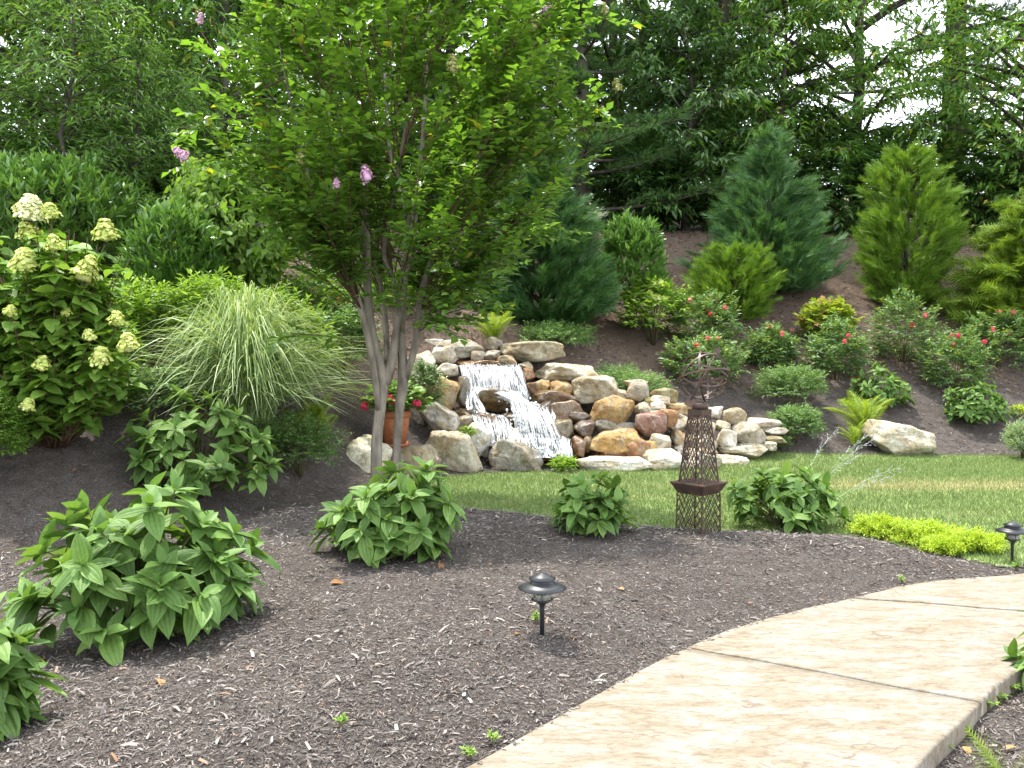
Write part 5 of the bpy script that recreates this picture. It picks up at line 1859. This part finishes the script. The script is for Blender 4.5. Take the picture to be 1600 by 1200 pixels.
# far row
FAR = ['tall dark tree deep in the woodland behind ' + q for q in ('the left end tree', 'the wild cherry with grey trunk', 'the gap between the two left cherries', 'the leaning cherry', 'the lilac crepe myrtle',
       'the dark cypress', 'the maple like tree', 'the tall light green pine', 'the right end pine', 'the outermost left tree')]
for i, (px, yd, hh) in enumerate(((-150, 24, 12), (60, 26, 13), (240, 25, 12), (430, 27, 13), (620, 28, 14), (820, 27, 14), (1000, 29, 14), (1130, 31, 12), (1780, 27, 12), (-320, 20, 11))):
    broadleaf('woodland_tree', FAR[i], at(px, yd), yd, hh, 3.9, .4, SIMPLE2, .4, 'wood3', 460 + i, 48, 9, 14, .2, group='tall trees deep in the woodland')

# ------------------------------------------------------------------ flower pot and geranium
pb = P(617, 697, 10.55)
t = thing('flower_pot', 'terracotta flower pot with saucer standing on the boulder', 'flower pot', pb)
k = 10.6 / FPX
r1, r2, hh = 25 * k, 17.5 * k, 56 * k
part('pot_body', lathe([(0, .02), (r2, .02), (r1 * .93, hh * .8), (r1 * .93, hh * .82), (r1, hh * .82), (r1, hh), (r1 * .9, hh), (r1 * .86, hh * .85), (0, hh * .85)], 32), M['terra'], t)
part('saucer', lathe([(0, 0), (r1 * .85, 0), (r1 * .95, .04), (r1 * .9, .04), (r1 * .8, .015), (0, .015)], 32), M['terra'], t)
o = part('soil', lathe([(r1 * .87, hh * .88), (0, hh * .9)], 24), M['soil'], t)
gb = pb + Vector((0, 0, hh * .88))
t, p, d, w, h = bush('geranium', 'red flowering geranium growing in the terracotta pot', 'flower', 0, 0, 0, 0, BROAD, .075, 150, 6, 'geran', 501, .13, .6, base=gb, w=.42, h=.42, inner=.4, low=-.6)
blooms(t, [np.array(P(a, b, 10.3 + c) - gb) for a, b, c in ((608, 622, 0), (600, 623, .05), (612, 628, -.02), (651, 631, .05), (571, 635, .1))], .05, 'red', RG, 60, petal=.27)
# support stone under the pot
o = rock((586, 694, 648, 735), CREAM, None, 10.3, .5, name='boulder', seed=991)
o.location.z = pb.z - (o.dimensions.z / 2) - .0
tag(o, 'flat topped stone carrying the terracotta flower pot', 'boulder', BOUL)

# ------------------------------------------------------------------ iron obelisk with armillary sphere
ob = G(1091, 830)
ok = ob.y / FPX
t = thing('iron_obelisk', 'rusted iron lattice obelisk carrying an armillary sphere', 'sculpture', ob - Vector((0, 0, .015)))
ROT = R_(-2)


def sq(wd, z):
    c = []
    for j in range(4):
        a = ROT + j * math.pi / 2
        c.append(np.array([math.cos(a) * wd * ok / 2, math.sin(a) * wd * ok / 2, z]))
    return c


def zpx(py):
    return (830 - py) * ok * 1.0 + .015


Z0, Z1, Z2, Z3, Z4 = .0, zpx(769), zpx(753), zpx(646), zpx(637)


def frame_section(wb, wt, za, zb, cells, rows, nm):
    B, Tt = sq(wb, za), sq(wt, zb)
    for j in range(4):
        part('corner_post', tube([B[j], Tt[j]], [.0065, .0055], 4), M['iron'], t, False)
    for j in range(4):
        b0, b1, t0, t1 = B[j], B[(j + 1) % 4], Tt[j], Tt[(j + 1) % 4]
        nv = np.cross(b1 - b0, t0 - b0)
        nv = nv / np.linalg.norm(nv)
        bars = []

        def pt(u, v):
            return (b0 * (1 - u) + b1 * u) * (1 - v) + (t0 * (1 - u) + t1 * u) * v
        slope = rows / cells
        for sgn in (1, -1):
            for q in range(-rows * 2, cells * 1 + rows * 2 + 1):
                # u = (q + sgn*rows*v)/cells
                vs = sorted([(0 - q) / (sgn * rows), (cells - q) / (sgn * rows)])
                v0, v1 = max(0, vs[0]), min(1, vs[1])
                if v1 - v0 < .01:
                    continue
                bars.append(bar(pt((q + sgn * rows * v0) / cells, v0), pt((q + sgn * rows * v1) / cells, v1), .0052, .003, nv + 0.0))
        part('lattice_panel', join(bars), M['iron'], t, False)


frame_section(69, 67, Z0, Z1, 5, 4, 'low')
frame_section(62, 34, Z2, Z3, 5, 8, 'high')


def frustum(w0, z0, w1, z1):
    V = np.array(sq(w0, z0) + sq(w1, z1))
    F = []
    for j in range(4):
        k2 = (j + 1) % 4
        F += [(j, k2, 4 + k2), (j, 4 + k2, 4 + j)]
    F += [(0, 2, 1), (0, 3, 2), (4, 5, 6), (4, 6, 7)]
    return V, np.array(F)


part('collar', frustum(66, Z1, 89, Z2), M['iron'], t, False)
part('collar_rim', frustum(91, Z2, 91, Z2 + .008), M['iron'], t, False)
part('cap', frustum(37, Z3, 38, Z4), M['iron'], t, False)
part('pedestal', lathe([(0, Z4), (12.5 * ok, Z4), (12.5 * ok, Z4 + 9 * ok), (0, Z4 + 9 * ok)], 20), M['iron'], t)
SC = np.array([6 * ok, 0, zpx(585)])
part('stem', tube([(6 * ok, 0, Z4 + 8 * ok), SC - np.array([0, 0, 39 * ok])], [.006, .006], 6), M['iron'], t)


def ring(r, n_axis, wd=.015, th=.006, seg=48):
    n_axis = norm(np.array(n_axis, float)[None])[0]
    u = norm(np.cross(n_axis, [.3, .8, .2])[None])[0]
    v = np.cross(n_axis, u)
    a = np.linspace(0, 2 * np.pi, seg, endpoint=False)
    rad = np.cos(a)[:, None] * u + np.sin(a)[:, None] * v
    V = np.stack([SC + rad * (r + e * th) + n_axis * f * wd / 2 for e, f in ((0, -1), (1, -1), (1, 1), (0, 1))], 1).reshape(-1, 3)
    F = []
    for i in range(seg):
        k2 = (i + 1) % seg
        for j in range(4):
            l2 = (j + 1) % 4
            F += [(i * 4 + j, k2 * 4 + j, k2 * 4 + l2), (i * 4 + j, k2 * 4 + l2, i * 4 + l2)]
    return V, np.array(F)


RR = 39 * ok
axd = np.array([43, 0, 72.0])
axd = axd / np.linalg.norm(axd)
axd = norm(np.array([.5, .25, .83])[None])[0]
for r, na in ((RR, (.93, -.34, .1)), (RR * .96, (.3, .92, .25)), (RR * 1.03, (-.12, .3, .95)), (RR * .99, (-.35, .8, .45)), (RR * .93, (.22, .42, .88))):
    part('ring', ring(r, na), M['iron'], t, False)
part('arrow_shaft', tube([SC - axd * RR * 1.15, SC + axd * RR * 1.12], [.006, .006], 6), M['iron'], t)
side = norm(np.cross(axd, [0, 1, 0])[None])[0]
q = SC - axd * RR * 1.12
part('arrow_fletching', bar(q - axd * .055, q + axd * .02, .06, .004, (0, -1, .3)), M['iron'], t, False)
q = SC + axd * RR * 1.12
hv = np.array([q - side * .03, q + side * .03, q + axd * .06, q - side * .03 + (0, .006, 0), q + side * .03 + (0, .006, 0), q + axd * .06 + (0, .006, 0)])
part('arrow_head', (hv, np.array([(0, 1, 2), (3, 5, 4), (0, 3, 1), (1, 3, 4), (1, 4, 2), (2, 4, 5), (2, 5, 0), (0, 5, 3)])), M['iron'], t, False)

# ------------------------------------------------------------------ path lights
def path_light(label, px, pyb, hpx):
    b = G(px, pyb)
    k = hpx * b.y / FPX / 100          # one hundredth of the lamp's height
    t = thing('path_light', label, 'lamp', b, 'black path lights')
    part('stake', lathe([(0, -8 * k), (3.7 * k, -8 * k), (3.7 * k, 45 * k), (5.5 * k, 50 * k), (11 * k, 55 * k), (17.5 * k, 57.5 * k), (17.5 * k, 59.5 * k), (0, 59.5 * k)], 20), M['black'], t)
    gl = part('glass', lathe([(14.5 * k, 59.5 * k), (14.5 * k, 78 * k), (13.6 * k, 78 * k), (13.6 * k, 59.5 * k)], 20), M['glass'], t)
    part('bulb', lathe([(0, 59.5 * k), (3 * k, 59.5 * k), (3 * k, 72 * k), (0, 74 * k)], 10), M['glass'], gl)
    for j in range(3):
        a = j * 2.09 + .5
        part('strut', tube([(13.9 * k * math.cos(a), 13.9 * k * math.sin(a), 58 * k), (13.9 * k * math.cos(a), 13.9 * k * math.sin(a), 79 * k)], [.9 * k, .9 * k], 5), M['black'], t)
    part('shade', lathe([(0, 77.5 * k), (38 * k, 76.5 * k), (39 * k, 77.5 * k), (27 * k, 82 * k), (19 * k, 86 * k), (17 * k, 90 * k), (17 * k, 92 * k), (0, 92 * k)], 36), M['black'], t)
    part('top_cap', lathe([(0, 91.6 * k), (21 * k, 91 * k), (22 * k, 92 * k), (12 * k, 97 * k), (4 * k, 100.5 * k), (1.5 * k, 101 * k), (1.5 * k, 103 * k), (0, 103.5 * k)], 32), M['black'], t)


path_light('black two tier path light standing in open mulch near the path edge', 847, 993, 99)
path_light('black two tier path light behind the path, next to the lime sedum', 1581, 880, 66)
sb = G(1031, 608)
t = thing('spot_light', 'small black spot light stake above the stone wall', 'lamp', sb)
k = sb.y / FPX
part('stake', tube([(0, 0, -.05), (0, 0, 9 * k)], [.012, .012], 8), M['black'], t)
part('lamp_head', lathe([(0, 8 * k), (2.4 * k, 8 * k), (2.6 * k, 24 * k), (2.2 * k, 24 * k), (2.0 * k, 22 * k), (0, 22 * k)], 16), M['black'], t)

# ------------------------------------------------------------------ sage sprigs
SG = 'grey sage sprigs by the viburnum'
rg = np.random.default_rng(61)
for i, (x0, y0, x1, y1) in enumerate(((1255, 800, 1372, 672), (1262, 800, 1360, 690), (1250, 800, 1300, 680), (1290, 800, 1400, 732), (1285, 805, 1385, 748), (1270, 800, 1335, 715))):
    b = G(x0, 822)
    b = Vector((b.x, b.y + .1 + .05 * i, H(b.x, b.y + .1 + .05 * i)))
    t = thing('sage_sprig', 'thin grey sage stem with lavender flower tips leaning from the viburnum', 'plant', b, SG)
    tip = np.array(P(x1, y1, b.y + .25) - b)
    st = bez((0, 0, -.02), (tip[0] * .35, tip[1] * .3, tip[2] * .75), tip, 12)
    part('stem', tube(st, np.linspace(.004, .0015, 12), 4), M['sage'], t)
    dd = norm(np.gradient(st, axis=0))
    S = np.repeat(st[2:8], 2, 0)
    pos, R, sc = twig_leaves(S, np.repeat(dd[2:8], 2, 0), np.full(12, .09), 5, .045, 611 + i, .8, .1)
    part('leaves', bake(NARROW, pos, R, sc), M['sage'], t)
    S = st[7:12]
    S = np.repeat(S, 3, 0)
    D = norm(np.repeat(dd[7:12], 3, 0) + rg.normal(0, .35, (15, 3)))
    pos, R, sc = twig_leaves(S, D, np.full(15, .08), 7, .008, 631 + i, 1.0, 0, 0, False)
    part('florets', bake(PETAL, pos, R, sc), M['sageflower'], t)

# ------------------------------------------------------------------ litter, weeds
rg = np.random.default_rng(71)
for i, (px, py, sz) in enumerate(((515, 915, .1), (60, 1038, .1), (245, 1065, .09), (1145, 1000, .05), (805, 995, .05), (893, 1000, .06), (1420, 852, .08), (1385, 846, .07), (770, 885, .04), (690, 885, .07),
                                  (1505, 1172, .06), (1572, 1176, .05), (1350, 1130, .04), (975, 925, .04), (120, 735, .05), (245, 760, .07))):
    b = G(px, py)
    o = mobj('fallen_leaf', tmesh('fallen_leaf', MID[i % 2], M['deadleaf']))
    o.location = b + Vector((0, 0, .012))
    o.rotation_euler = (rg.normal(0, .25), rg.normal(0, .35), rg.uniform(0, 6.28))
    o.scale = (sz * 1.2, sz, sz * 1.5)
    tag(o, 'curled brown dead leaf lying on the mulch', 'leaf', 'dead leaves on the mulch')
for i in range(46):
    px, py = (rg.uniform(60, 1000), rg.uniform(900, 1190))
    if i < 10:
        px, py = ((775, 970), (590, 923), (176, 1150), (425, 1170), (535, 990), (560, 1035), (620, 1150), (685, 1040), (835, 950), (185, 1080))[i]
    b = G(px, py)
    if not in_bed(b.x, b.y):
        continue
    L = rg.uniform(.03, .085)
    me = np_mesh('wood_chip', (CHIP_V * [rg.uniform(.008, .016), L, L]), CHIP_F, M['palechip'], False)
    o = mobj('wood_chip', me)
    o.location = b + Vector((0, 0, .012))
    o.rotation_euler = (rg.normal(0, .15), rg.normal(0, .3), rg.uniform(0, 6.28))
    tag(o, 'pale splinter of wood lying on the dark mulch', 'wood chip', 'pale wood splinters in the mulch')
for i, (px, py, s_) in enumerate(((1505, 1152, .05), (1476, 1178, .05), (1545, 1110, .07), (1560, 1098, .06), (1580, 1085, .06), (733, 1190, .05), (770, 1165, .04), (533, 1138, .04), (838, 975, .03), (1590, 892, .08), (1410, 914, .03))):
    b = G(px, py)
    bush('weed', 'tiny green weed seedling sprouting from the mulch', 'weed', 0, 0, 0, 0, SIMPLE, .022, 9, 5, 'limeshrub', 700 + i, .03, 1.0, 'weed seedlings', base=b, w=s_ * .7, h=s_, stems=3)
b = G(1575, 1235)
t = thing('fern', 'single bright green fern frond in the lower bed across the path', 'fern', b)
d = np.array([(-.5, .2, .75), (.2, -.3, .8)])
inst('frond', t, [FROND], np.zeros((2, 3)), frames(d, np.tile([0, -1.0, .2], (2, 1))), np.array([.26, .25]), M['fern'])
